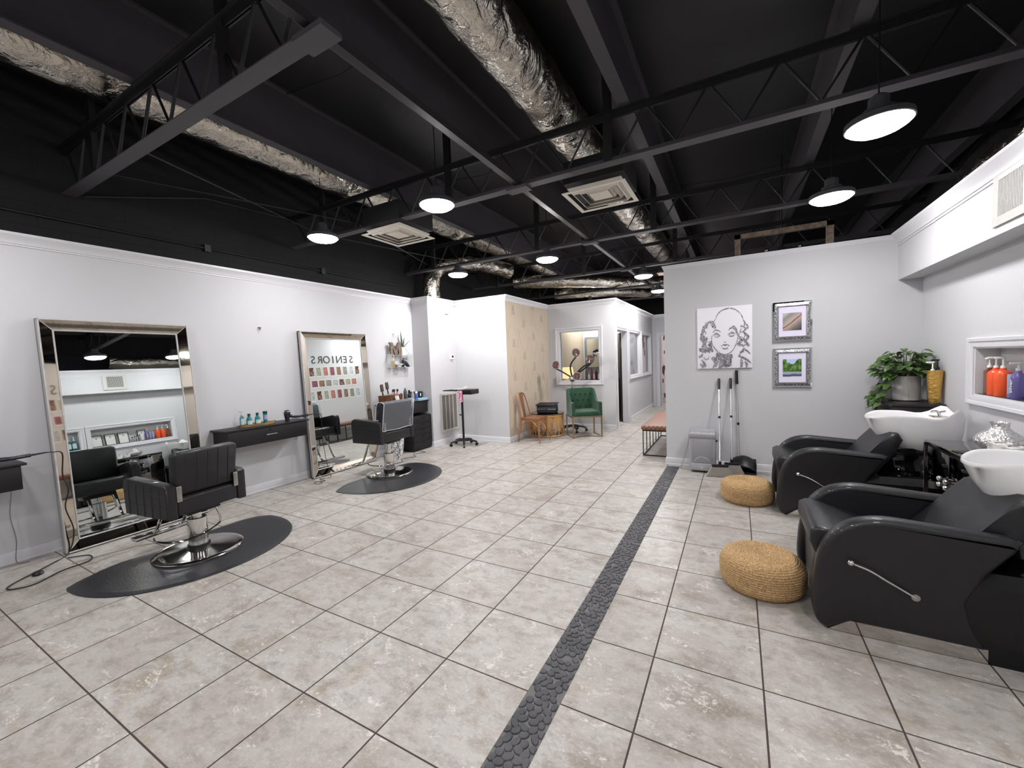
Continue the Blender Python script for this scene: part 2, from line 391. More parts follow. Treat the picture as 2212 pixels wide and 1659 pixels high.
wall('wall_outer_right', [(3.6, 3.8, -4.4, 16, 0, 4.1)], SPRAY)
wall('wall_outer_back', [(-4.2, 3.8, 15.8, 16, 0, 4.1)], BLKWALL)
wall('wall_front', [(-4.2, 3.8, -4.4, -4.2, 0, 2.7)], WALL)
wall('wall_front_upper', [(-4.2, 3.8, -4.4, -4.2, 2.7, 4.1)], BLKWALL)
wall('wall_chase', [(-3.85, -3.47, 5.03, 5.09, 0, H), (-3.53, -3.47, 5.09, 5.8, 0, H)], WALLC)
wall('wall_back_left', [(-3.85, -2.34, 5.80, 5.92, 0, H)])
wall('wall_papered', [(-2.46, -2.345, 5.92, 7.79, 0, H)])
struct(MB().box(-2.345, -2.339, 5.803, 7.67, .1, H-.06).build('trim_2', WPAPER, smooth=0))
wall('wall_treatment_room', [(-2.34, -2.09, 7.67, 7.79, 0, H), (-1.205, -.88, 7.67, 7.79, 0, H), (-2.09, -1.205, 7.67, 7.79, 0, 1.0), (-2.09, -1.205, 7.67, 7.79, 2.066, H)])
wall('wall_corridor_left', [(-1.0, -.88, 7.79, 7.83, 0, H), (-1.0, -.88, 7.83, 8.72, 2.05, H), (-1.0, -.88, 8.72, 8.93, 0, H), (-1.0, -.88, 8.93, 11.5, 0, 1.03), (-1.0, -.88, 8.93, 11.5, 2.05, H),
     (-1.0, -.88, 10.1, 10.32, 1.03, 2.05), (-1.0, -.88, 11.5, 11.92, 0, H)])
wall('wall_corridor_end', [(-1.0, -.70, 11.92, 12.04, 0, H), (-.70, .2, 11.92, 12.04, 2.075, H), (.2, 3.6, 11.92, 12.04, 0, H)])
wall('wall_right_partition', [(.44, 2.98, 5.19, 5.31, 0, 2.655)])
wall('wall_corridor_right', [(.44, .56, 5.31, 11.92, 0, 2.655)])
# right wall with two display niches
wall('wall_right', [(2.98, 3.16, -4.2, 5.19, 0, 1.06), (2.98, 3.16, -4.2, 5.19, 1.45, 2.3), (2.98, 3.16, 4.10, 5.19, 1.06, 1.45), (2.98, 3.16, 2.53, 2.69, 1.06, 1.45),
     (2.98, 3.16, -4.2, 1.2, 1.06, 1.45), (3.12, 3.16, 1.2, 4.10, 1.06, 1.45)])
wall('wall_right_soffit', [(2.785, 3.3, -4.2, 5.19, 2.18, H)])
struct(MB().box(2.985, 3.118, 2.703, 4.087, 1.07, 1.074).box(2.985, 3.118, 1.213, 2.517, 1.07, 1.074).build('trim_3', pm('dark_niche_shelf', (60, 56, 56), .5), smooth=0))
# crown mouldings and baseboards
CR = [(0, -.10), (.008, -.10), (.008, -.085), (.016, -.085), (.018, -.072), (.03, -.05), (.05, -.028), (.056, -.02), (.056, 0), (0, 0)]
BB = [(0, 0), (.016, 0), (.016, .012), (.012, .02), (.012, .085), (.008, .094), (0, .096)]
def run(name, p0, p1, nrm, prof, z, m0=0, m1=0, mat=TRIM, mb=None):
    """moulding along p0->p1 (xy); nrm = outward; m0/m1 = end mitre shifts along the run per unit depth"""
    p0 = Vector((p0[0], p0[1], 0)); p1 = Vector((p1[0], p1[1], 0)); d = (p1-p0).normalized(); nv = Vector((nrm[0], nrm[1], 0))
    q = mb or MB()
    q.rings([[p0+nv*a-d*a*m0+Vector((0, 0, z+b)) for a, b in prof], [p1+nv*a+d*a*m1+Vector((0, 0, z+b)) for a, b in prof]])
    return q if mb else struct(q.build(name, mat, smooth=25))
segs = [((-3.85, -4.2), (-3.85, 5.03), (1, 0), 0, -1), ((-3.85, 5.03), (-3.47, 5.03), (0, -1), -1, 1), ((-3.47, 5.03), (-3.47, 5.80), (1, 0), 1, -1),
        ((-3.47, 5.80), (-2.34, 5.80), (0, -1), -1, 1), ((-2.34, 5.80), (-2.34, 7.67), (1, 0), 1, -1), ((-2.34, 7.67), (-.88, 7.67), (0, -1), -1, 1),
        ((-.88, 7.67), (-.88, 11.92), (1, 0), 1, -1)]
names = ['left', 'chase_front', 'chase_side', 'back_left', 'papered', 'treatment', 'corridor_left']
for i, (a, b, n_, m0, m1) in enumerate(segs):
    run('trim_%d' % (10+i), a, b, n_, CR, H, m0, m1)
    if i < 6: run('baseboard_'+names[i], a, b, n_, BB, 0, m0, m1)
run('baseboard_corridor_left', (-.88, 8.93), (-.88, 11.92), (1, 0), BB, 0)
run('trim_20', (-.88, 11.92), (.44, 11.92), (0, -1), CR, H)
run('trim_21', (.44, 5.19), (2.785, 5.19), (0, -1), [(0, -.05), (.006, -.05), (.01, -.03), (.022, -.01), (.024, 0), (0, 0)], 2.655, 1, 0)
run('baseboard_right_partition', (.44, 5.19), (2.98, 5.19), (0, -1), BB, 0, 1, 0)
run('baseboard_corridor_right', (.44, 5.19), (.44, 11.92), (-1, 0), BB, 0, 1, 0)
run('baseboard_right', (2.98, -4.2), (2.98, 5.19), (-1, 0), BB, 0)
run('trim_22', (2.785, -4.2), (2.785, 5.19), (-1, 0), [(0, -.13), (.008, -.13), (.008, -.112), (.016, -.11), (.018, -.09), (.03, -.065), (.055, -.03), (.062, -.02), (.062, 0), (0, 0)], H)
# casing frames
def casing(name, axis, c, out, a0, a1, z0, z1, wd, sill=True, mat=TRIM, wall_t=.12):
    """profiled frame around an opening in the plane axis=c, facing out (+1/-1)"""
    q = MB()
    def P(a, z, d): return Vector((c+out*d, a, z)) if axis == 'x' else Vector((a, c+out*d, z))
    prof = [(0, -.0), (0, .012), (wd*.25, .018), (wd*.55, .018), (wd*.6, .026), (wd*.9, .03), (wd, .024), (wd, 0)]
    cs = [(a0, z0, -1, -1), (a1, z0, 1, -1), (a1, z1, 1, 1), (a0, z1, -1, 1)]
    rg = []
    for (a, z, sa, sz) in cs: rg.append([P(a+sa*o_, z+(sz*o_ if (sill or sz > 0) else 0), d) for o_, d in prof])
    if sill: rg.append(rg[0]); q.rings(rg, True, False, False)
    else: q.rings([rg[0], rg[3], rg[2], rg[1]])
    # jamb lining
    t = .012
    lo = -wall_t if out > 0 else 0
    for (b0, b1, y0, y1) in ((a0-.001, a0+t, z0, z1), (a1-t, a1+.001, z0, z1), (a0+t, a1-t, z1-t, z1+.001))+(((a0+t, a1-t, z0-.001, z0+t),) if sill else ()):
        d0, d1 = (c-out*wall_t, c+out*.002) if out > 0 else (c+out*.002, c-out*wall_t)
        d0, d1 = min(d0, d1), max(d0, d1)
        if axis == 'x': q.box(d0, d1, b0, b1, y0, y1)
        else: q.box(b0, b1, d0, d1, y0, y1)
    return struct(q.build(name, mat, smooth=25))
casing('window_1', 'y', 7.67, -1, -2.09, -1.205, 1.0, 2.066, .08)
casing('window_2', 'x', -.88, 1, 8.93, 10.1, 1.03, 2.05, .07)
casing('window_3', 'x', -.88, 1, 10.32, 11.5, 1.03, 2.05, .07)
casing('door_1', 'x', -.88, 1, 7.83, 8.72, 0, 2.05, .07, False)
casing('door_2', 'y', 11.92, -1, -.70, .2, 0, 2.075, .08, False)
casing('trim_30', 'x', 2.98, -1, 2.69, 4.10, 1.06, 1.45, .075, wall_t=.141)
casing('trim_31', 'x', 2.98, -1, 1.2, 2.53, 1.06, 1.45, .075, wall_t=.141)
struct(MB().box(-2.09, -1.205, 7.725, 7.731, 1.0, 2.066).build('window_4', GLASSP, smooth=0))
struct(MB().box(-.945, -.939, 8.93, 10.1, 1.03, 2.05).build('window_5', GLASSP, smooth=0))
struct(MB().box(-.945, -.939, 10.32, 11.5, 1.03, 2.05).build('window_6', GLASSP, smooth=0))
# rooms behind
wall('wall_treatment_back', [(-3.9, -1.0, 10.6, 10.72, 0, H)], pm('grey_room_paint', (190, 190, 196), .7))
wall('wall_treatment_left', [(-3.3, -3.2, 7.79, 10.6, 0, H)], pm('tan_room_paint', (186, 168, 146), .7))
wall('wall_treatment_divider', [(-2.62, -2.54, 8.75, 10.6, 0, H)], pm('tan_room_paint', (186, 168, 146), .7))
wall('wall_end_room', [(-1.6, 2.0, 14.6, 14.7, 0, 2.66)], COW)
wall('wall_end_room_left', [(-1.7, -1.6, 12.04, 14.6, 0, 2.66)], COW)
# open door leaf in corridor end room and sliding door edge of treatment room
d = thing('panel_door', 'white door leaf swung open beyond the corridor end doorway', 'door', (-.66, 12.07, 0), math.radians(38))
MB().box(-.02, .02, 0, .78, .01, 2.04, .003).build('door_leaf', TRIM, d)
MB().cyl((.02, .72, 1.0), (.06, .72, 1.0), .012).ball((.075, .72, 1.0), .026).build('door_knob', BRUSHED, d)
d = thing('dark_door', 'near black door leaf standing open inside the treatment room doorway', 'door', (-1.03, 8.74, 0), math.radians(110))
q = MB(); q.box(0, .8, -.018, .018, .01, 2.03, .003); q.build('door_leaf', pm('near_black_paint', (30, 28, 30), .4), d)
MB().box(.72, .76, .018, .03, .93, 1.03, .002).build('latch_plate', BRUSHED, d)

# ================================================================== CEILING STEEL
YT = [.8, 2.95, 5.13, 7.3, 9.48, 11.65]
def truss_parts(t, x0, x1, seg):
    zb, zt = 3.13, 3.53
    q = MB()
    for s in (-1, 1):
        q.box(x0, x1, s*.008 if s > 0 else -.045, .045 if s > 0 else -.008, zt, zt+.006).box(x0, x1, s*.008-.003, s*.008+.003, zt-.045, zt)
    q.build('top_chord', STEELB, t, smooth=0)
    q = MB(); q.box(x0+.05, x1-.05, -.05, .05, zb-.008, zb).box(x0+.05, x1-.05, -.012, -.006, zb, zb+.04).box(x0+.05, x1-.05, .006, .012, zb, zb+.04)
    q.build('bottom_chord', CHORD, t, smooth=0)
    n = int((x1-x0)/seg); q = MB()
    for i in range(n):
        a = x0+.1+i*seg
        q.tube([(a, 0, zt-.01), (a+seg*.5, 0, zb+.03), (a+seg, 0, zt-.01)], .011, 6)
    q.build('web_rod', STEELB, t)
    for i in range(3):
        xs = (-3.4, -1.39, .3)[i]
        if xs < x1-.1: MB().box(xs, xs+.07, -.02, .02, zb, zt+.5).build('hanger_strap', STEELB, t, smooth=0)
descr = ['nearest and left of the foil duct', 'crossing right above the brightest pendant lamps', 'just behind the two white ceiling diffusers', 'above the tan papered wall', 'over the treatment room, second farthest', 'farthest, over the corridor end']
base_t = None
for i, y in enumerate(YT):
    if i == 0:
        t = thing('bar_joist', 'black open web steel joist, '+descr[0], 'roof joist', (0, y, 0), 0, 'bar joists under the roof')
        truss_parts(t, -4.05, -.5, .42)
    elif i == 1:
        t = thing('bar_joist', 'black open web steel joist '+descr[1], 'roof joist', (0, y, 0), 0, 'bar joists under the roof')
        truss_parts(t, -4.05, 3.6, .46); base_t = t
    else: dup(base_t, (0, y, 0), None, 'black open web steel joist '+descr[i])
# extra row behind the viewer, seen in the mirrors
dup(base_t, (0, -1.4, 0), None, 'black open web steel joist behind the viewer, seen only in mirrors')
# purlins
for i, x in enumerate((-2.46, -.98, .48, 2.0, 3.4)):
    nm = ['just right of the long left foil duct', 'left of the middle foil duct', 'right of the middle foil duct', 'above the right hand pendant lamps', 'nearest the right wall'][i]
    q = MB(); q.box(x-.05, x+.05, -4.3, 15.6, 3.56, 3.572).box(x-.006, x+.006, -4.3, 15.6, 3.572, 4.09).box(x-.05, x+.05, -4.3, 15.6, 4.08, 4.1)
    tag(q.build('roof_beam', CHORD, smooth=0), 'long charcoal roof beam running front to back, '+nm, 'roof beam', 'roof beams')
# bridging channel at bottom chord level
t = thing('bridging_channel', 'long dark steel channel tying the joist bottom chords, left of centre', 'steel channel', (-.53, 0, 0))
q = MB(); q.box(-.028, .028, -1, 11.6, 3.14, 3.146).box(-.028, -.022, -1, 11.6, 3.146, 3.19).box(.022, .028, -1, 11.6, 3.146, 3.19); q.build('channel', pm('worn_dark_steel', (52, 50, 54), .35, metal=.4), t, smooth=0)
for y in YT[:4]: MB().box(-.11, .11, y-.06, y+.06, 3.10, 3.128).build('splice_plate', CHORD, t, smooth=0)
# thin roof seam rods
for i, (x0, x1, y) in enumerate(((-2.4, -1.0, 1.9), (-.9, .4, 3.9), (.55, 1.95, 2.4), (-2.4, -1.05, 4.2), (.55, 1.95, 6.3))):
    tag(MB().tube([(x0, y, 4.06), ((x0+x1)/2, y+.05, 4.02), (x1, y, 4.06)], .006, 6).build('ceiling_wire', STEELB), 'thin black wire slung between roof beams, %s' % ['left bay near', 'middle bay near the duct', 'right bay overhead', 'left bay farther back', 'right bay farther back'][i], 'wire')
# braces & conduits on left block wall
q = MB(); q.tube([(-4.0, .9, 3.15), (-3.98, 1.9, 3.45), (-4.0, 2.85, 3.5)], .009, 6)
tag(q.build('brace_rod', STEELB), 'thin black brace rod along the left block wall near the first joist', 'brace rod')
q = MB(); q.tube([(-4.03, -1, 3.05), (-4.03, .3, 2.98), (-4.03, .34, 2.9), (-4.03, 4.9, 2.9)], .012, 8)
for y in (.34, 1.9, 3.4): q.box(-4.045, -4.01, y-.03, y+.03, 2.86, 2.94)
tag(q.build('conduit', STEELB), 'black painted conduit pipe low along the left block wall', 'conduit')
tag(MB().tube([(-3.4, .85, 3.2), (-2.7, 2.9, 3.2), (-3.4, 5.0, 3.2)], .006, 6).tube([(-2.7, .85, 3.2), (-3.4, 2.9, 3.2), (-2.9, 5.1, 3.2)], .006, 6).build('cross_bracing', STEELB), 'thin crossed black bracing rods between joists above the left wall', 'brace rod')
tag(MB().grid(lambda a, b: Vector((-4.045+.07*abs(math.sin(b*9+a*31))*math.sin(b*PI)**.5, -1+a*7.4, 3.58+b*.5)), 60, 12).build('sprayed_insulation', SPRAY, smooth=60), 'rough black sprayed insulation along the top of the block wall', 'insulation')

# ducts
def foil(name, label, pts, r, n=22, cat='duct', amp=.055, parent=None):
    P = smoothpath(pts, 5); D = []
    for a, b in zip(P, P[1:]):
        k = max(1, int((b-a).length/.06))
        for j in range(k): D.append(a.lerp(b, j/k))
    D.append(P[-1]); rr = [r*(1+.03*math.sin(i*.9)+random.uniform(-.02, .02)) for i in range(len(D))]
    q = MB(); q.tube(D, rr, n, True, jit=amp*.3)
    o = q.build(name, FOIL, parent, smooth=50)
    return tag(o, label, cat) if label else o
foil('foil_duct', 'long silver foil duct above the left styling stations', [(-2.93, -3.5, 3.8), (-2.93, 2, 3.8), (-2.91, 6, 3.8), (-2.85, 11.5, 3.8)], .21)
foil('foil_duct', 'long silver foil duct running down the middle of the ceiling', [(-.19, -3.5, 3.8), (-.19, 2.5, 3.8), (-.17, 6, 3.8), (-.15, 9.8, 3.8)], .21)
foil('foil_duct', 'foil duct dropping into the wall chase beside the smoke alarm', [(-3.675, 5.42, 2.45), (-3.675, 5.42, 3.0), (-3.64, 5.6, 3.3), (-3.35, 6.0, 3.4), (-3.05, 6.55, 3.4), (-2.9, 7.0, 3.36)], .165)
foil('foil_duct', 'foil duct crossing over the treatment room far back', [(-3.3, 7.9, 3.32), (-1.9, 8.9, 3.32), (-.9, 9.9, 3.32), (.6, 10.9, 3.32)], .15)
foil('foil_duct', 'foil duct curving above the corridor end', [(-3.2, 10.2, 3.32), (-1.6, 10.9, 3.3), (-.4, 12.3, 3.3), (.3, 13.9, 3.3)], .15)
foil('foil_duct', 'foil duct lying on top of the white soffit at right', [(3.2, 5.1, 2.83), (3.16, 4.8, 2.84), (3.12, 4.2, 2.88), (3.1, 3.6, 2.86), (3.14, 3.2, 2.9)], .15)

# ================================================================== CEILING FIXTURES
def lamp_parts(t, mat, zt):
    MB().tube([(0, 0, .17), (0, 0, zt)], .004, 6).build('cord', BLKP, t)
    MB().lathe([(.0, .17), (.03, .17), (.05, .155), (.052, .1), (.075, .09), (.08, .05), (.15, .04), (.163, .03), (.165, .0), (.158, -.004), (.152, .012), (0, .012)]).build('housing', pm('grey_lamp_housing', (60, 60, 64), .45), t)
    MB().lathe([(0, .011), (.149, .011), (.149, -.004), (.146, -.014), (.12, -.03), (.06, -.042), (0, -.046)], n=36).build('lens', mat, t)
ROUND = 'round high bay pendants'
LB = pm('bright_lamp_lens', (255, 255, 255), .4, emit=(252, 250, 251), estr=LAMP_E*1.75)
LR = pm('lamp_lens', (255, 255, 255), .4, emit=(252, 250, 251), estr=LAMP_E)
lp = thing('pendant_lamp', 'round lit pendant lamp nearest the camera at upper right', 'ceiling lamp', (2.035, 2.66, 2.8), 0, ROUND)
LD = pm('dim_lamp_lens', (255, 255, 255), .4, emit=(252, 250, 251), estr=LAMP_E*.68)
lamp_parts(lp, LD, 1.299)
LRD = [c for c in lp.children if c.name.startswith('lens')][0].data.copy(); LRD.materials.clear(); LRD.materials.append(LR)
for p, lb in (((2.02, 3.96, 2.8), 'round lit pendant lamp second on the right side, nearer the partition'), ((2.035, .1, 2.8), 'pendant lamp above the right side behind the viewer'), ((1.9, 7.4, 2.8), 'unseen pendant lamp added to light the room behind the picture partition')):  # the one behind the partition is unseen, added to light that room
    q_ = dup(lp, p, None, lb)
    for ch in q_.children:
        if ch.name.startswith('lens'): ch.data = LRD
lq = thing('pendant_lamp', 'round lit pendant lamp in front of the left white diffuser', 'ceiling lamp', (-1.126, 2.45, 2.94), 0, ROUND)
lamp_parts(lq, LR, 1.159)
dup(lq, (.45, -.3, 2.94), None, 'unseen pendant lamp added right above the viewer to brighten the room')  # added fill lamp, out of view, brightens the near floor, chairs and partition
LBD = [c for c in lq.children if c.name.startswith('lens')][0].data.copy(); LBD.materials.clear(); LBD.materials.append(LB)
for p, lb in (((-1.125, 4.95, 2.94), 'round lit pendant lamp above the green armchair side, smaller in view'), ((-1.126, -1.6, 2.94), 'pendant lamp left of and behind the viewer'),
              ((-2.1, 9.95, 2.94), 'unseen pendant lamp added to light the treatment room'), ((.2, 13.3, 2.94), 'unseen pendant lamp added to light the end room beyond the corridor'), ((.9, -2.6, 2.94), 'pendant lamp far behind the viewer')):  # treatment room and end room lamps are unseen, added to light those rooms
    q_ = dup(lq, p, None, lb)
    if p[1] > 4:
        for ch in q_.children:
            if ch.name.startswith('lens'): ch.data = LBD
ls = thing('pendant_lamp', 'round lit pendant lamp closest to the long left wall', 'ceiling lamp', (-2.78, 2.484, 2.94), 0, ROUND)
lamp_parts(ls, LR, .66)
for p, lb in (((-2.74, 4.976, 2.94), 'round lit pendant lamp hanging in front of the wall chase'), ((-.2, 7.2, 2.94), 'small lit pendant lamp over the corridor start'), ((-.26, 9.2, 2.94), 'small lit pendant lamp over the corridor end'), ((-2.78, -.25, 2.94), 'pendant lamp by the left wall behind the viewer')):
    q_ = dup(ls, p, None, lb)
    if p[1] > 4:
        for ch in q_.children:
            if ch.name.startswith('lens'): ch.data = LBD
def diffuser(loc, label, rz=0):
    t = thing('ceiling_diffuser', label, 'air diffuser', loc, rz, 'square ceiling diffusers'); CW = pm('white_enamel', (214, 208, 196), .5)
    q = MB()
    def ring(a, b, z0, z1, th=.006):
        rg = []
        for (s, z) in ((a, z0), (b, z1), (b, z1+th), (a, z0+th)): rg.append([Vector((s*i, s*j, z)) for i, j in ((-1, -1), (1, -1), (1, 1), (-1, 1))])
        rg.append(rg[0]); q.rings(rg, True, False, False)
    ring(.305, .265, 0, .0); q.build('frame', CW, t, smooth=0)
    for a, b, z in ((.262, .215, .0), (.205, .16, .012), (.15, .105, .02)):
        q = MB(); ring(b, a, z, z+.05); q.build('louver', CW, t, smooth=0)
    MB().box(-.095, .095, -.095, .095, .02, .03).build('centre_plate', CW, t, smooth=0)
    MB().box(-.29, .29, -.29, .29, .09, .3).build('plenum_box', pm('dark_plenum', (26, 25, 27), .7), t, smooth=0)
    return t
diffuser((.105, 3.52, 3.08), 'square white air diffuser on the middle foil duct')
diffuser((-2.29, 3.17, 3.03), 'square white air diffuser beside the left foil duct', math.radians(0))
# wood frame and chandelier above partition
t = thing('open_wood_frame', 'plain grey wooden frame standing on top of the picture partition', 'frame', (1.76, 5.27, 2.656))
for a, b, c, d2 in ((-.49, -.425, 0, .27), (.425, .49, 0, .27)): MB().box(a, b, -.03, .03, c, d2).build('post', GREYW, t, smooth=0)
MB().box(-.49, .49, -.03, .03, .215, .27).build('rail', GREYW, t, smooth=0)
t = thing('chandelier', 'dark chandelier with small clear glass balls behind the wooden frame', 'chandelier', (1.83, 6.1, 2.62))
MB().tube([(0, 0, 0), (0, 0, 1.48)], .006, 6).build('stem', BLKP, t)
for k in range(8):
    a = k*PI/4; e = (.26*math.cos(a), .26*math.sin(a), .16+.05*(k % 2))
    MB().tube(smoothpath([(0, 0, .3), (e[0]*.5, e[1]*.5, .12), e]), .004, 6).build('arm', BLKP, t); MB().ball(e, .024).build('glass_ball', CHROME, t)
# skylight panels
t = thing('skylight', 'warm lit roof opening far back above the corridor', 'skylight', (-2.09, 13.5, 4.07))
MB().box(-.34, .34, -.4, .4, 0, .02).build('panel', pm('sunlit_panel', (232, 214, 204), .6, emit=(255, 222, 206), estr=.6), t, smooth=0)
dup(t, (-.75, 13.4, 4.07), None, 'smaller warm roof opening right of the first, beside a lamp').scale = (.5, .6, 1)
# soffit vent
t = thing('wall_vent', 'white vertical slat vent on the upper right soffit', 'vent', (2.783, 3.14, 2.405)); VW = pm('vent_white', (186, 184, 180), .5)
q = MB(); q.box(-.012, 0, -.20, -.135, -.17, .17).box(-.012, 0, .135, .20, -.17, .17).box(-.012, 0, -.135, .135, .115, .17).box(-.012, 0, -.135, .135, -.17, -.115); q.build('frame', VW, t, smooth=0)
MB().box(-.001, .0, -.135, .135, -.115, .115).build('backing', pm('vent_dark', (60, 58, 56), .7), t, smooth=0)
for k in range(17): MB().box(-.01, -.002, -.13+k*.016, -.1235+k*.016, -.115, .115).build('slat', VW, t, smooth=0)
# return air grille on chase side
t = thing('return_air_grille', 'large white return grille with vertical bars low on the chase wall', 'vent', (-3.469, 5.52, .575))
q = MB(); q.box(0, .014, -.26, -.22, -.36, .36).box(0, .014, .22, .26, -.36, .36).box(0, .014, -.22, .22, .32, .36).box(0, .014, -.22, .22, -.36, -.32)
for k in range(1, 4): q.box(0, .014, -.22+k*.11-.006, -.22+k*.11+.006, -.32, .32)
q.build('frame', VW, t, smooth=0)
q = MB()
for k in range(40): q.box(.001, .007, -.22, .22, -.318+k*.016, -.311+k*.016)
q.build('fins', pm('dusty_fins', (150, 142, 134), .7), t, smooth=0)
MB().box(.0, .001, -.22, .22, -.32, .32).build('backing', pm('vent_dark2', (96, 90, 84), .7), t, smooth=0)
# thermostat, alarm, wall hook
t = thing('thermostat', 'small white thermostat with a dark screen on the chase wall', 'thermostat', (-3.469, 5.66, 1.60))
MB().box(0, .025, -.05, .05, -.045, .045, .004).build('body', WHITEP, t); MB().box(.025, .027, -.025, .03, -.012, .03).build('screen', BLKP, t, smooth=0); MB().box(0, .01, -.04, .06, -.075, -.06, .002).build('mount', WHITEP, t)
t = thing('smoke_alarm', 'round cream smoke alarm high on the chase wall', 'alarm', (-3.469, 5.55, 2.47))
q = MB(); q.lathe([(0, 0), (.075, 0), (.075, .02), (.065, .035), (.03, .045), (0, .045)], n=32); o = q.build('body', CREAM, t); o.rotation_euler = (0, PI/2, 0)
MB().ball((.045, 0, -.02), .014).build('button', WHITEP, t)
t = thing('wall_hook', 'small bare metal screw hook in the left wall between the mirrors', 'hook', (-3.85, 2.31, 2.0))
MB().cyl((0, 0, 0), (.03, 0, 0), .006).tube([(.025, -.018, .006), (.025, .018, .003)], .006, 6).tube([(.028, 0, 0), (.03, .004, -.03)], .005, 6).build('screw', pm('rusty_metal', (92, 84, 78), .6, metal=.5), t)

# ================================================================== MIRRORS
def leaning_mirror(label, y0, y1, xb, tilt, hgt, yaw=0, bead=True):
    W = y1-y0; t = thing('leaning_mirror', label, 'mirror', (xb, (y0+y1)/2, .004)); t.rotation_euler = (0, -tilt, yaw)
    h = W/2; bw = .095; th = .035
    MB().box(-th, -.012, -h, h, 0, hgt, .003).build('backing_board', pm('mirror_back', (150, 148, 146), .5, metal=.4), t)
    MB().box(-.012, -.008, -h+bw, h-bw, bw, hgt-bw).build('mirror_pane', MIRROR, t, smooth=0)
    o1, i1 = .026, -.004   # outer edge stands forward
    def strip(a, b, c, d): # outer a->b, inner c->d in (y,z)
        q = MB(); pts = [Vector((o1, *a)), Vector((o1, *b)), Vector((i1, *d)), Vector((i1, *c))]; back = [p-Vector((.006, 0, 0)) for p in pts]
        q.rings([back, pts]); q.build('mirror_strip', BEVELM, t, smooth=0)
    g = .008
    O = [(-h+g, g), (h-g, g), (h-g, hgt-g), (-h+g, hgt-g)]; I = [(-h+bw, bw), (h-bw, bw), (h-bw, hgt-bw), (-h+bw, hgt-bw)]
    for k in range(4): strip(O[k], O[(k+1) % 4], I[k], I[(k+1) % 4])
    q = MB()
    for k in range(4):
        a, b = O[k], O[(k+1) % 4]; q.tube([(o1-.004, *a), (o1-.004, *b)], .0075, 8)
        a, b = I[k], I[(k+1) % 4]; q.tube([(i1, *a), (i1, *b)], .0065, 8)
        q.tube([(o1-.003, *O[k]), (i1, *I[k])], .004, 6)
    for (a, b, c, d2) in ((-h, -h+.012, 0, hgt), (h-.012, h, 0, hgt), (-h, h, hgt-.012, hgt), (-h, h, 0, .012)): q.box(-.03, o1-.004, a, b, c, d2)
    q.build('bead_moulding', BEAD, t)
    return t
leaning_mirror('tall silver framed leaning mirror, larger in view, left of the first styling chair', .475, 1.545, -3.655, .079, 1.985, .0127)
leaning_mirror('tall silver framed leaning mirror behind the plastic covered styling chair', 2.80, 3.905, -3.705, .05, 1.985, 0)

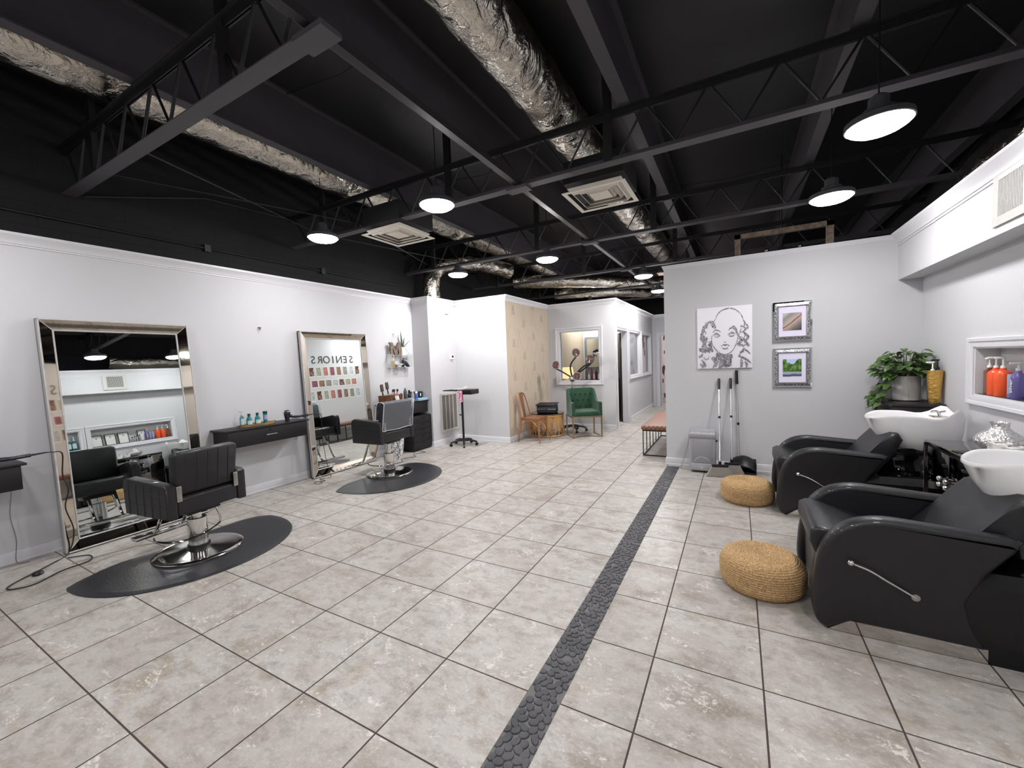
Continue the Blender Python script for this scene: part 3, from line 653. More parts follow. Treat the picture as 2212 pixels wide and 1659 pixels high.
# ================================================================== STYLING CHAIRS + MATS
def styling_chair(label, loc, rz, w, zb, zarm, zback, back_in, cover=False, quilt=True, ex=0):
    """faces local -x; origin at the base disc centre; w = outer width"""
    t = thing('styling_chair', label, 'salon chair', loc, rz)
    h = w/2; at = .075; z0 = .012
    MB().lathe([(0, z0), (.305, z0), (.308, z0+.012), (.298, z0+.018), (.27, z0+.020), (.14, z0+.025), (.09, z0+.034), (0, z0+.036)], n=48).build('base_disc', CHROME, t)
    MB().lathe([(.078, z0+.03), (.078, z0+.06), (.07, z0+.062)], n=28).build('base_collar', BLKP, t)
    MB().lathe([(0, z0+.04), (.068, z0+.04), (.068, .29), (.06, .296), (0, .296)], n=32).lathe([(0, .29), (.035, .29), (.035, zb), (0, zb)], n=20).build('hydraulic_column', CHROME, t)
    xb = .19
    for s in (-1, 1):
        ya, yb = (-h, -h+at) if s < 0 else (h-at, h)
        prof = [(xb-.5-ex, zb), (xb, zb), (xb, zarm-.02), (xb-.03, zarm), (xb-.25, zarm+.012), (xb-.45-ex, zarm+.03), (xb-.5-ex, zarm+.01), (xb-.515-ex, zarm-.04)]
        q = MB(); q.prism([(x, ya, z) for x, z in prof], (0, yb-ya, 0), .014, 3)
        o = q.build('arm', LEATHER, t, smooth=50)
        q = MB(); yo = ya-.001 if s < 0 else yb+.001
        if quilt:
            for z in (zb+.09, zb+.18): q.tube([(xb-.5-ex, yo, z), (xb-.25, yo, z+.004), (xb-.01, yo, z)], .0025, 5)
            for x in (.09, .19, .29, .39, .49): q.tube([(xb-x, yo, zb+.005), (xb-x, yo, zarm-.012)], .0025, 5)
        else:
            q.tube([(xb-.5, yo, zarm-.09), (xb-.01, yo, zarm-.09)], .002, 5)
        q.build('stitching', pm('dark_thread', (44, 43, 47), .7), o)
        MB().box(xb-.004, xb+.003, s*(h-at)-.018-s*.012, s*(h-at)+.018-s*.012, zarm-.14, zarm-.02, .002).cyl((xb, s*(h-at-.012), zarm-.038), (xb+.007, s*(h-at-.012), zarm-.038), .006, n=12).cyl((xb, s*(h-at-.012), zarm-.118), (xb+.007, s*(h-at-.012), zarm-.118), .006, n=12).build('hinge_plate', BRUSHED, t)
    MB().box(xb-.5-ex, xb-.01, -h+at, h-at, zb+.02, zb+.15, .035, 4).build('seat', LEATHER, t, smooth=60)
    MB().box(xb-.06, xb-.005, -h+at, h-at, zb+.01, zb+.14, .012, 3).build('seat_rear_panel', LEATHER, t, smooth=60)
    bw = back_in/2; zb0 = zb+.155
    lean = .045
    def bp(x, y, z): return Vector((x+lean*(z-zb0)/(zback-zb0), y, z))
    q = MB(); n = 16; rg = []
    for (x, ins) in ((xb-.115, .02), (xb-.1, .004), (xb-.085, 0), (xb-.045, 0), (xb-.03, .004), (xb-.02, .02)):
        ring = []
        for cx, cz, a0 in ((bw-.04, zback-.04, 0), (-bw+.04, zback-.04, 90), (-bw+.04, zb0+.03, 180), (bw-.04, zb0+.03, 270)):
            for k in range(5):
                a = math.radians(a0+k*22.5); rr = (.04 if cz > zb0+.1 else .03)-ins
                ring.append(bp(x, cx+max(rr, .004)*math.cos(a), cz+max(rr, .004)*math.sin(a)))
        rg.append(ring)
    q.rings(rg); bk = q.build('backrest', LEATHER, t, smooth=60)
    q = MB(); nn = 6
    for k in range(1, nn):
        y = -bw+2*bw*k/nn; q.tube([bp(xb-.0185, y, zb0+.03), bp(xb-.0185, y, zback-.03)], .0022, 5)
    if quilt: q.build('channel_seam', pm('dark_thread', (44, 43, 47), .7), bk)
    # footrest
    q = MB(); q.tube(smoothpath([(xb-.42, -.1, zb+.02), (xb-.55, -.1, .2), (xb-.62, -.1, .14)]), .013, 8).tube(smoothpath([(xb-.42, .1, zb+.02), (xb-.55, .1, .2), (xb-.62, .1, .14)]), .013, 8)
    q.box(xb-.66, xb-.58, -.24, .24, .12, .15, .008); q.build('footrest', CHROME, t)
    q = MB(); q.tube(smoothpath([(-.02, .07, zb-.03), (.03, .13, zb-.05), (.05, .15, zb-.16), (.06, .12, .19), (.07, -.02, .155), (.02, -.17, .15), (-.1, -.24, .165), (-.16, -.23, .18)]), .008, 8); q.build('pump_lever', CHROME, t)
    MB().box(-.14, .12, -.12, .12, zb-.03, zb+.022, .008).build('seat_bracket', BLKP, t)
    if cover:
        CV = pm('clear_vinyl', (205, 210, 218), rough=.14, trans=.86, ior=1.3, bump=(16, .8, 3)); q = MB(); o = .012
        prof = [(xb-.13, zback-.22), (xb-.128, zback-.04), (xb-.1, zback+.012), (xb-.04, zback+.016), (xb+.005, zback-.01), (xb-.002, zback-.2), (xb-.004, zback-.36)]
        q.rings([[bp(x, (bw+.012)*(1 if e else -1)*(1+.02*math.sin(i*2)), z) for i, (x, z) in enumerate(prof)] for e in (0, 1)], closed=False); ob = q.build('vinyl_cover', CV, t, smooth=60, fix=False)
        q = MB()
        q.tube([bp(x+.001, -(bw+.012), z) for x, z in prof], .004, 6).tube([bp(x+.001, (bw+.012), z) for x, z in prof], .004, 6).tube([bp(xb-.003, -(bw+.012), zback-.36), bp(xb+.002, 0, zback-.37), bp(xb-.003, bw+.012, zback-.36)], .004, 6)
        q.build('cover_piping', pm('white_piping', (208, 208, 212), .4), ob)
    return t
styling_chair('black quilted styling chair in front of the larger leaning mirror', (-2.64, 1.01, 0), math.radians(6.5), .60, .385, .645, .885, .475, False, True, .055)
styling_chair('black styling chair with a clear vinyl cover over its back', (-2.90, 3.40, 0), math.radians(3), .66, .47, .765, 1.0, .56, True, False)
def mat_obj(label, dy, dx):
    pts = []
    for k in range(33):
        a = -PI/2+PI*k/32; pts.append((-2.80+.745*max(0, math.cos(a))**.9, 1.02+.745*math.sin(a)))
    pts += [(-2.9, 1.755), (-2.99, 1.68), (-3.035, 1.56), (-3.04, 1.3), (-3.0, .98), (-2.99, .72), (-3.0, .62), (-2.97, .5), (-2.9, .35), (-2.85, .285)]
    pts = [(x+dx, y+dy) for x, y in pts]; cx = sum(p[0] for p in pts)/len(pts); cy = sum(p[1] for p in pts)/len(pts)
    q = MB(); q.rings([[Vector((cx+(x-cx)*k, cy+(y-cy)*k, z)) for x, y in pts] for k, z in ((1, .001), (.995, .006), (.92, .011), (.90, .010), (.88, .0095), (.1, .0095))])
    return tag(q.build('floor_mat', RUBBER), label, 'salon mat')
mat_obj('black half round anti fatigue mat under the quilted styling chair', 0, 0)
mat_obj('black half round anti fatigue mat under the vinyl covered styling chair', 2.26, -.07)

# ================================================================== WALL CONSOLES
def console(label, y0, y1, zt, right_handle=True):
    t = thing('wall_console', label, 'wall console', (-3.85, (y0+y1)/2, zt)); h = (y1-y0)/2
    MB().box(0, .31, -h-.03, h+.03, -.018, 0, .003).build('top_panel', BLK, t)
    MB().box(.0, .285, -h, h, -.2, -.018).build('case', BLK, t, smooth=0)
    d = MB().box(.285, .3, -h, h, -.2, -.022, .002).build('drawer', BLK, t)
    MB().box(.318, .326, -.0-.065, .065, -.112, -.1, .002).cyl((.3, -.05, -.106), (.32, -.05, -.106), .004, n=8).cyl((.3, .05, -.106), (.32, .05, -.106), .004, n=8).build('handle', BRUSHED, d)
    MB().cyl((.3, 0, -.05), (.306, 0, -.05), .012, n=16).build('lock', BLKP, d)
    return t
console('black wall console with teal bottles on a tray between the mirrors', 1.73, 2.665, .835)
console('black wall console at the left picture edge with a hair dryer', -.65, .27, .835)
console('black wall console holding brushes, next to the wall chase', 4.10, 5.0, .855)

def bottle(name, label, loc, prof, mat, cap=None, capmat=None, pump=None, labelbox=None, cat='bottle', sy=1, n=20, group=None, rz=0):
    t = thing(name, label, cat, loc, rz, group)
    MB().lathe(prof, n=n, sy=sy).build('body', mat, t, smooth=50)
    if cap: MB().lathe(cap, n=16).build('cap', capmat, t)
    if pump:
        zt, h_, pmn = pump
        MB().lathe([(0, zt), (.014, zt), (.014, zt+.018), (.006, zt+.02), (.005, zt+h_-.012), (0, zt+h_-.012)], n=14).box(-.045, .012, -.008, .008, zt+h_-.014, zt+h_, .003).build('pump', pmn, t)
    if labelbox: 
        r, a, b, lm = labelbox
        MB().grid(lambda u_, v_: Vector(((r+.0012)*math.cos(-1.1+2.2*u_), (r+.0012)*sy*math.sin(-1.1+2.2*u_), a+(b-a)*v_)), 12, 1).build('label', lm, t, fix=False)
    return t
def rprof(r, h, sh=.02, neck=.012, nh=.01): return [(0, 0), (r*.95, 0), (r, .004), (r, h-sh), (r*.9, h-sh*.55), (neck, h), (neck, h+nh), (0, h+nh)]
# tray + teal bottles
t = thing('wooden_tray', 'oval bamboo tray on the console between the mirrors', 'tray', (-3.70, 2.13, .835))
MB().lathe([(0, 0), (.2, 0), (.205, .004), (.205, .024), (.198, .024), (.196, .008), (0, .006)], n=40, sx=.5, sy=1).build('tray_rim', WOOD, t)
for s in (-1, 1): MB().tube(smoothpath([(-.03, s*.198, .018), (0, s*.222, .024), (.03, s*.198, .018)]), .004, 6).build('handle', WOODB, t)
zt = .8425
bottle('bottle', 'teal bottle with a clear pump, leftmost on the oval tray', (-3.735, 1.985, zt), rprof(.023, .115), TEAL, pump=(.125, .05, pm('clear_pump', (225, 235, 238), .2, trans=.5)), labelbox=(.023, .02, .09, LABELW))
bottle('bottle', 'round shouldered teal bottle beside the pump bottle on the tray', (-3.71, 2.05, zt), rprof(.029, .105, .04, .013), TEAL, cap=[(0, .11), (.015, .11), (.015, .14), (0, .14)], capmat=TEALD, labelbox=(.029, .015, .06, LABELW))
bottle('bottle', 'round shouldered teal bottle standing alone mid tray', (-3.71, 2.145, zt), rprof(.029, .105, .04, .013), TEAL, cap=[(0, .11), (.015, .11), (.015, .14), (0, .14)], capmat=TEALD, labelbox=(.029, .015, .06, LABELW))
bottle('tube', 'straight teal tube with pale label, rightmost on the oval tray', (-3.725, 2.245, zt), [(0, 0), (.022, 0), (.022, .1), (.023, .14), (0, .14)], TEAL, cap=[(0, .118), (.0238, .118), (.0245, .145), (0, .145)], capmat=TEALD, labelbox=(.022, .045, .1, pm('lilac_label', (150, 150, 185), .5)), cat='tube')
# hair dryers and cords
def dryer(label, loc, rz, big=1.0):
    t = thing('hair_dryer', label, 'hair dryer', loc, rz)
    DP = pm('dryer_navy_black', (26, 24, 38), .25, coat=.4)
    MB().lathe([(0, 0), (.024, 0), (.026, .03), (.03, .05), (.036, .08), (.037, .115), (.03, .135), (.012, .142), (0, .142)], n=24).build('barrel', DP, t)
    MB().tube(smoothpath([(0, .02, .075), (0, .07, .052), (0, .14, .045), (0, .25, .05)]), [.02]*6+[.016]*6+[.014]*7, 14).build('handle', DP, t)
    MB().tube([(0, .25, .05), (0, .33, .056)], .008, 8, r1=.005).build('cord_strain_relief', BLKP, t)
    MB().lathe([(.03, .118), (.0375, .12), (.034, .128), (.028, .13)], n=24).build('rear_ring', CHROME, t)
    return t
DRA = dryer('black hair dryer lying on the tray console with handle towards the second mirror', (-3.63, 2.46, .835), math.radians(-14))
DRB = dryer('black hair dryer on the console at the left picture edge', (-3.60, .08, .835), math.radians(-8))
BC = pm('black_cord', (20, 20, 22), .5)
q = MB(); q.tube(smoothpath([(-3.555, .405, .891), (-3.56, .44, .886), (-3.58, .5, .86), (-3.62, .50, .68), (-3.60, .52, .55), (-3.63, .5, .4), (-3.61, .53, .2), (-3.62, .49, .02), (-3.5, .36, .008), (-3.3, .12, .008), (-3.2, .1, .008), (-3.15, .2, .008), (-3.25, .36, .008), (-3.28, .52, .008), (-3.42, .56, .008), (-3.52, .46, .01)], 8), .0045, 6)
adopt(q.build('power_cord', BC), DRB)
q = MB(); q.tube(smoothpath([(-3.78, .24, .82), (-3.79, .25, .6), (-3.78, .23, .4), (-3.79, .25, .2), (-3.79, .24, .02), (-3.75, .3, .006)], 6), .003, 6)
tag(q.build('hanging_cable', pm('grey_cord', (120, 118, 118), .5)), 'thin grey cord down the left wall under the edge console', 'cord')
q = MB(); q.tube(smoothpath([(-3.36, .44, .006), (-3.3, .7, .006), (-3.25, .85, .006), (-3.1, 1.0, .006)], 6), .003, 6)
tag(q.build('extension_cord', pm('beige_cord', (150, 140, 130), .5)), 'thin beige cord on the floor along the larger mirror', 'cord')
t = adopt(MB().box(-3.37, -3.34, .25, .27, .002, .012).build('power_plug', BLKP), DRB); MB().lathe([(0, 0), (.03, 0), (.034, .008), (.026, .02), (0, .024)], n=20).build('plug_body', BLKP, t, loc=(-3.355, .26, .006))
q = MB(); q.tube(smoothpath([(-3.545, 2.79, .885), (-3.53, 2.86, .86), (-3.55, 2.87, .6), (-3.52, 2.88, .3), (-3.52, 2.92, .1), (-3.53, 2.94, .008), (-3.6, 2.83, .008), (-3.45, 2.80, .008), (-3.52, 2.7, .008), (-3.42, 2.66, .008), (-3.4, 2.72, .008), (-3.5, 2.76, .008)], 8), .0035, 6)
adopt(q.build('power_cord', BC), DRA)
q = MB(); q.tube(smoothpath([(-3.3, 3.75, .006), (-3.2, 3.95, .006), (-3.35, 4.1, .006), (-3.25, 4.3, .006), (-3.4, 4.42, .006), (-3.3, 4.6, .006), (-3.45, 4.65, .006), (-3.45, 4.5, .008), (-3.47, 4.5, .5)], 6), .0035, 6)
tag(q.build('extension_cord', BC), 'tangled black cord on the floor by the patterned planter', 'cord')

# station 4 objects
t = thing('drawer_cabinet', 'black five drawer cabinet under the brush console', 'drawer cabinet', (-3.67, 4.79, 0))
MB().box(-.17, .16, -.24, .24, .02, .6, .003).build('case', BLK, t)
for k in range(5):
    z = .045+k*.108; d_ = MB().box(.16, .172, -.236, .236, z, z+.104, .002).build('drawer', BLK, t)
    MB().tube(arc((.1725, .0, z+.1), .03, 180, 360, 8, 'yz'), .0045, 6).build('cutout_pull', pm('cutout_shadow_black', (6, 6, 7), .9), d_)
t = thing('planter', 'white planter with grey tile pattern on the floor beside the drawer cabinet', 'planter', (-3.66, 4.30, 0))
MB().lathe([(0, 0), (.09, 0), (.105, .04), (.125, .15), (.13, .26), (.125, .33), (.118, .34), (.11, .33), (.11, .3), (0, .3)], n=32).build('pot', POTM, t)
t = thing('tool_holder', 'brown wooden holder for brushes on the far console', 'tool holder', (-3.64, 4.22, .855))
q = MB(); q.prism([(0-.1, -.17, 0), (.05, -.17, 0), (.09, -.17, .15), (-.1, -.17, .15)], (0, .36, 0), .004); q.build('box', WOODB, t)
for k in range(4): MB().lathe([(.022, .148), (.026, .154), (.018, .156)], (.0, -.12+k*.085, 0), 14).build('ring', COPPER, t)
def brush(label, loc, rx, ry):
    t = thing('paddle_brush', label, 'hair brush', loc); t.rotation_euler = (rx, ry, 0)
    MB().lathe([(0, 0), (.009, 0), (.011, .05), (.008, .09), (0, .09)], n=12).build('handle', BLKP, t)
    MB().box(-.012, .012, -.032, .032, .08, .2, .012, 3).build('paddle', pm('brush_pad', (70, 58, 52), .5), t); return t
brush('brown backed paddle brush at the left end of the wooden holder', (-3.66, 4.08, .99), math.radians(8), 0)
brush('black paddle brush standing tallest in the wooden holder', (-3.66, 4.19, 1.02), math.radians(8), 0)
for k, (y, c, nm) in enumerate(((4.265, (205, 150, 130), 'copper coloured'), (4.315, (120, 60, 90), 'purple'), (4.365, (160, 60, 70), 'dark pink'))):
    t = thing('round_brush', '%s handled round brush in the wooden holder' % nm, 'hair brush', (-3.65, y, .97)); t.rotation_euler = (random.uniform(-.3, .3), 0, 0)
    MB().lathe([(0, 0), (.007, 0), (.009, .07), (.006, .075), (.006, .08), (0, .08)], n=10).build('handle', pm('h%d' % k, c, .4), t); MB().lathe([(0, .08), (.016, .082), (.016, .12), (0, .125)], n=12).build('barrel', BLKP, t)
for k in range(3):
    t = thing('curling_iron', ['white curling iron hooked on the front of the wooden holder, left one', 'white curling iron hooked on the holder, middle one', 'white curling iron hooked on the holder, right one'][k], 'curling iron', (-3.535, 4.24+k*.03, .9)); t.rotation_euler = (0, math.radians(-15), 0)
    MB().tube([(0, 0, 0), (0, 0, .11)], .009, 10).build('handle', WHITEP, t); MB().tube([(0, 0, -.09), (0, 0, 0)], .006, 10).build('barrel', BRUSHED, t)
bottle('bottle', 'green bottle among the tools on the far console', (-3.63, 4.45, .855), rprof(.022, .12), pm('lime_plastic', (96, 150, 74), .4), cap=[(0, .125), (.012, .125), (.012, .16), (0, .16)], capmat=BLKP)
bottle('can', 'tall grey spray can among tools on the far console', (-3.62, 4.535, .855), rprof(.03, .2, .02, .02), pm('grey_can', (84, 80, 86), .35, metal=.3), cap=[(0, .2), (.02, .2), (.016, .235), (0, .24)], capmat=pm('grey_cap', (120, 110, 112), .4), cat='spray can')
bottle('bottle', 'black spray bottle with trigger on the far console', (-3.62, 4.63, .855), rprof(.03, .14), BLKP, cap=[(0, .15), (.016, .15), (.02, .19), (0, .2)], capmat=BLKP)
bottle('bottle', 'clear spray bottle next to the black one on the far console', (-3.60, 4.69, .855), rprof(.026, .15), ACRYL, cap=[(0, .16), (.012, .16), (.014, .19), (0, .19)], capmat=WHITEP)
bottle('can', 'blue aerosol can with white cap on the far console', (-3.60, 4.78, .855), rprof(.028, .12, .02, .018), pm('blue_can', (70, 90, 168), .35), cap=[(0, .13), (.022, .13), (.018, .165), (0, .168)], capmat=WHITEP, cat='spray can')
t = thing('black_box', 'small black tool case at the right end of the far console', 'box', (-3.73, 4.9, .893))
MB().box(-.08, .08, -.1, .1, 0, .11, .006).build('case', BLKP, t); MB().box(.08, .082, .03, .06, .03, .08).build('sticker', LABELW, t, smooth=0)
t = thing('folded_towel', 'folded pale blue towel under the tool case', 'towel', (-3.66, 4.88, .855)); q = MB()
for k in range(3): q.box(-.13+k*.004, .14-k*.006, -.13, .13, k*.0125, k*.0125+.012, .005)
q.build('towel_layers', pm('blue_towel', (138, 168, 180), .9, bump=(200, .4)), t)
# acrylic shelf with letter and plant
t = thing('acrylic_wall_shelf', 'clear two tier acrylic shelf on the left wall by the chase', 'wall shelf', (-3.85, 4.63, 1.445))
MB().box(0, .12, -.25, .25, 0, .006).build('lower_shelf', ACRYL, t, smooth=0); MB().box(0, .12, -.25, .25, .2, .206).build('upper_shelf', ACRYL, t, smooth=0)
for s in (-1, 1): MB().box(.0, .12, s*.25-.003, s*.25+.003, 0, .23).build('side_panel', ACRYL, t, smooth=0)
MB().tube([(.06, -.25, .23), (.01, -.08, .57), (.06, .25, .23)], .0025, 6).build('hanging_wire', BRUSHED, t)
MB().cyl((0, -.08, .57), (.03, -.08, .575), .006, n=8).build('hook', BRUSHED, t)
def letterM(q, y0, y1, z0, z1, x0, x1):
    w_ = y1-y0; h_ = z1-z0; s = .2*w_
    pts = [(0, 0), (.3, 0), (.3, .1), (.24, .1), (.24, .62), (.45, 0), (.55, 0), (.76, .62), (.76, .1), (.7, .1), (.7, 0), (1, 0), (1, .1), (.95, .1), (.95, .9), (1, .9), (1, 1), (.74, 1), (.5, .36), (.26, 1), (0, 1), (0, .9), (.06, .9), (.06, .1), (0, .1)]
    q.prism([(x0, y0+a*w_, z0+b*h_) for a, b in pts], (x1-x0, 0, 0))
q = MB(); letterM(q, 4.39, 4.655, 1.652, 1.868, -3.80, -3.77)
tag(q.build('letter_m', GREYW, smooth=0), 'brown wooden block letter M on the acrylic shelf', 'letter')
t = thing('snake_plant', 'small snake plant in a white face pot on the acrylic shelf', 'potted plant', (-3.79, 4.705, 1.651))
MB().lathe([(0, 0), (.04, 0), (.045, .06), (.045, .135), (.04, .14), (.038, .12), (0, .12)], n=24).build('pot', pm('blush_pot', (226, 214, 206), .5), t)
for (a, b, c, wd) in (((0, -.01), (-.01, -.02), .3, .02), ((0, .01), (.0, .06), .2, .018), ((.0, .02), (.03, .16), .14, .012), ((-.01, 0), (-.02, .02), .16, .016)):
    q = MB(); q.grid(lambda u_, v_: Vector((a[0]+(b[0]-a[0])*v_+.004*math.sin(u_*PI), a[1]+(b[1]-a[1])*v_**1.5+(u_-.5)*2*wd*(1-v_**3), .12+c*v_)), 4, 8); q.build('leaf', LEAFD, t, fix=False)
t = thing('wood_block', 'small upright wooden block on the lower acrylic tier', 'block', (-3.79, 4.455, 1.451)); MB().box(-.02, .02, -.03, .03, 0, .11, .002).build('block', pm('tan_block', (142, 116, 78), .6), t)
t = thing('white_dish', 'small white dish on the lower acrylic tier', 'dish', (-3.79, 4.6, 1.451)); MB().lathe([(0, 0), (.03, 0), (.035, .03), (.075, .045), (.075, .055), (0, .05)], n=24).build('dish', WHITEP, t)
t = thing('figurine', 'black and white high heel shaped figurine on the lower acrylic tier', 'figurine', (-3.79, 4.74, 1.451))
q = MB(); q.prism([(-.02, -.05, 0), (-.02, -.035, 0), (-.02, -.03, .06), (-.02, .06, 0), (-.02, .1, 0), (-.02, .1, .02), (-.02, .02, .1), (-.02, -.05, .12)], (.04, 0, 0), .004); q.build('shoe', BLKP, t)
MB().box(-.015, .015, -.04, .05, .12, .16, .004).build('ornament', pm('grey_check', (150, 148, 150), .5, noise=(60, (40, 40, 44))), t)

# ================================================================== ROLLING CART
t = thing('rolling_tray_cart', 'black rolling tray cart on five castors by the return grille', 'trolley', (-3.03, 5.33, 0))
for k in range(5):
    a = math.radians(18+72*k); c0, s0 = math.cos(a), math.sin(a)
    o = MB().tube([(0, 0, .1), (c0*.12, s0*.12, .1), (c0*.24, s0*.24, .07)], [.026, .02, .016], 10).build('leg', BLKP, t)
    MB().cyl((c0*.24-s0*.016, s0*.24+c0*.016, .028), (c0*.24+s0*.016, s0*.24-c0*.016, .028), .027, n=16).cyl((c0*.24, s0*.24, .04), (c0*.24, s0*.24, .075), .008, n=8).build('castor', BLKP, o)
MB().tube([(0, 0, .1), (0, 0, .96)], .02, 14).build('pole', BLKP, t); MB().cyl((0, 0, .55), (-.05, 0, .55), .01).ball((-.055, 0, .55), .015).build('height_knob', BLKP, t)
MB().prism([(-.33, -.12, .985), (.1, -.14, .985), (.1, .12, .985), (-.3, .12, .985)], (0, 0, .018), .004).build('tray', BLKP, t)
MB().prism([(.08, -.16, .93), (.3, -.14, .93), (.3, .1, .93), (.08, .12, .93)], (0, 0, .085), .008).build('side_bin', BLKP, t)
t = thing('pink_cloth', 'pink and white patterned cloth hanging from the rolling cart', 'cloth', (-2.95, 5.16, .98))
MB().grid(lambda a, b: Vector((-.05+.1*a, .012*math.sin(a*9), -.2*b+.02)), 10, 6).grid(lambda a, b: Vector((-.05+.1*a, .012*math.sin(a*9)+.006, -.2*b+.02)), 10, 6).build('cloth', pm('pink_pattern', (190, 60, 110), .8, noise=(40, (236, 210, 222))), t, fix=False)
for k, (x, y, l) in enumerate(((-.02, 0, 'folded foil strips'), (-.12, .02, 'crumpled paper strip'), (.1, -.02, 'loose white strip'))):
    t = thing('foil_strip', 'white %s on top of the rolling cart tray' % l, 'strip', (-3.03+x, 5.33+y, 1.004 if k < 2 else 1.041)); t.rotation_euler = (0, 0, k*.9)
    MB().box(-.07, .07, -.02, .02, 0, .006, .001).box(-.06, .05, -.03, .01, .006, .014, .001).build('strip', WHITEP, t)

# ================================================================== WAITING AREA
# copper chair (faces +x)
t = thing('metal_chair', 'copper coloured metal cafe chair against the tan papered wall', 'chair', (-1.985, 6.08, 0), math.radians(-3))
q = MB(); q.box(-.19, .2, -.18, .18, .425, .44, .02, 3).box(-.18, .19, -.17, .17, .40, .427); q.build('seat', COPPER, t)
for sx in (-1, 1):
    for sy in (-1, 1):
        MB().tube([(sx*.17, sy*.155, .41), (sx*.19, sy*.17, .2), (sx*.22, sy*.2, .0)], [.026, .02, .012], 4).build('leg', COPPER, t)
for sy in (-1, 1): MB().tube([(-.17+.34*k/10, sy*.165, .28+.12*math.sin(PI*k/10)) for k in range(11)], .008, 6).build('arched_brace', COPPER, t)
MB().tube([(.19, -.165+.33*k/10, .28+.12*math.sin(PI*k/10)) for k in range(11)], .008, 6).build('arched_brace', COPPER, t)
MB().tube(smoothpath([(-.16, -.17, .44), (-.2, -.165, .6), (-.24, -.15, .76), (-.255, -.1, .86), (-.26, 0, .885), (-.255, .1, .86), (-.24, .15, .76), (-.2, .165, .6), (-.16, .17, .44)]), .011, 8).build('back_hoop', COPPER, t)
MB().grid(lambda a, b: Vector((-.175-.085*b, (a-.5)*(.075+.06*b), .44+.44*b)), 4, 8).grid(lambda a, b: Vector((-.179-.085*b, (a-.5)*(.075+.06*b), .44+.44*b)), 4, 8).build('back_splat', COPPER, t, fix=False)
# rattan table
t = thing('rattan_drum_table', 'round rattan drum table with a black glass top', 'side table', (-2.0, 6.72, 0)); R0 = .315
q = MB()
for z in (.02, .40, .425): q.tube([(R0*math.cos(a), R0*math.sin(a), z) for a in [2*PI*k/40 for k in range(41)]], .012, 8)
q.build('hoop', RATTAN, t)
q = MB()
for k in range(8):
    a0 = 2*PI*k/8
    for j in range(8):
        wd = .38*(1-j*.11); dp = .37*(1-j*.105)
        pts = []
        for i in range(15):
            s = -1+2*i/14; a = a0+s*wd*1.0; z = .41-dp*math.sqrt(max(0, 1-s*s)); pts.append(((R0-.004)*math.cos(a), (R0-.004)*math.sin(a), z))
        q.tube(pts, .006, 5)
q.build('woven_arches', RATTAN, t)
for k in range(8):
    a = 2*PI*k/8+PI/8; MB().tube([(R0*math.cos(a), R0*math.sin(a), .01), (R0*math.cos(a), R0*math.sin(a), .42)], .009, 6).build('upright', RATTAN, t)
MB().lathe([(0, .436), (.335, .436), (.338, .441), (.335, .448), (0, .448)], n=48).build('glass_top', BLKG, t)
t = thing('cosmetic_case', 'square black cosmetic case on the rattan table', 'case', (-1.97, 6.68, .448), math.radians(12))
MB().box(-.19, .19, -.14, .14, 0, .15, .03, 4).build('case_body', pm('black_nylon', (30, 29, 34), .6, bump=(200, .3)), t, smooth=60)
MB().prism([(-.2, -.16, .15), (.17, -.15, .145), (.2, .15, .165), (-.19, .15, .165)], (0, 0, .022), .008).build('lid', pm('black_nylon', (30, 29, 34), .6), t)
MB().tube([(-.192, -.142, .085), (0, -.146, .082), (.192, -.142, .085)], .0035, 6).build('zipper', BRUSHED, t); MB().tube([(-.06, -.146, .1), (0, -.155, .09), (.06, -.146, .1)], .005, 6).build('handle', BLKP, t)
# green armchair, faces local -y
t = thing('green_armchair', 'green velvet tufted armchair with champagne metal legs', 'armchair', (-1.30, 6.86, 0), math.radians(36))
def shell(u_, v_, thick):
    """u 0..1 left arm front -> back -> right arm front ; v 0 bottom .. 1 top"""
    pass
W2, D2 = .29, .24
path = []
for k in range(9): path.append((-W2, -D2+ (2*D2-.1)*k/8))
for k in range(1, 8): a = PI-PI/2*k/8; path.append((-W2+.1+.1*math.cos(a), D2-.1+.1*math.sin(a)))
for k in range(9): path.append((-W2+.1+(2*W2-.2)*k/8, D2))
L_ = path[:]; path = L_+[(-x, y) for x, y in L_[:16][::-1]]
nP = len(path)
def topz(i):
    x, y = path[i]; tt = (y+D2)/(2*D2); s = max(0, min(1, (tt-.42)/.5)); return .665+.245*(s*s*(3-2*s))
q = MB(); outer, inner = [], []
for i, (x, y) in enumerate(path):
    a = path[max(0, i-1)]; b = path[min(nP-1, i+1)]; tx, ty = b[0]-a[0], b[1]-a[1]; l = math.hypot(tx, ty); nx_, ny_ = ty/l, -tx/l
    tz = topz(i); th = .062
    q_ = [(x, y, .40), (x-.012*nx_*0, y, tz-.03), (x+nx_*.012, y+ny_*.012, tz-.005), (x+nx_*(th-.012), y+ny_*(th-.012), tz-.002), (x+nx_*th, y+ny_*th, tz-.03), (x+nx_*th, y+ny_*th, .40)]
    outer.append([Vector(p) for p in q_])
q.rings(outer); shell_o = q.build('shell', GREEN, t, smooth=60)
q = MB()
for r in range(3):
    for c in range(4 if r % 2 else 5):
        x = (-.2+c*.1) if r % 2 == 0 else (-.15+c*.1); q.lathe([(0, 0), (.012, 0), (.01, .004), (0, .005)], (0, 0, 0), 10) if False else q.ball((x, D2-.066, .56+r*.115), .014, 1, 8)
q.build('tuft_button', pm('dark_green_button', (12, 36, 24), .9), shell_o)
MB().box(-W2+.05, W2-.05, -D2-.02, D2-.05, .40, .50, .03, 4).build('seat_cushion', GREEN, t, smooth=60)
MB().box(-W2, W2, -D2-.005, D2, .375, .405, .006).build('seat_rail', BRASS, t)
for s in (-1, 1):
    q = MB(); xx = s*(W2-.015)
    for y in (-D2+.005, D2-.03): MB().box(xx-.012, xx+.012, y-.006, y+.012, 0.0, .38).build('leg', BRASS, t, smooth=0)
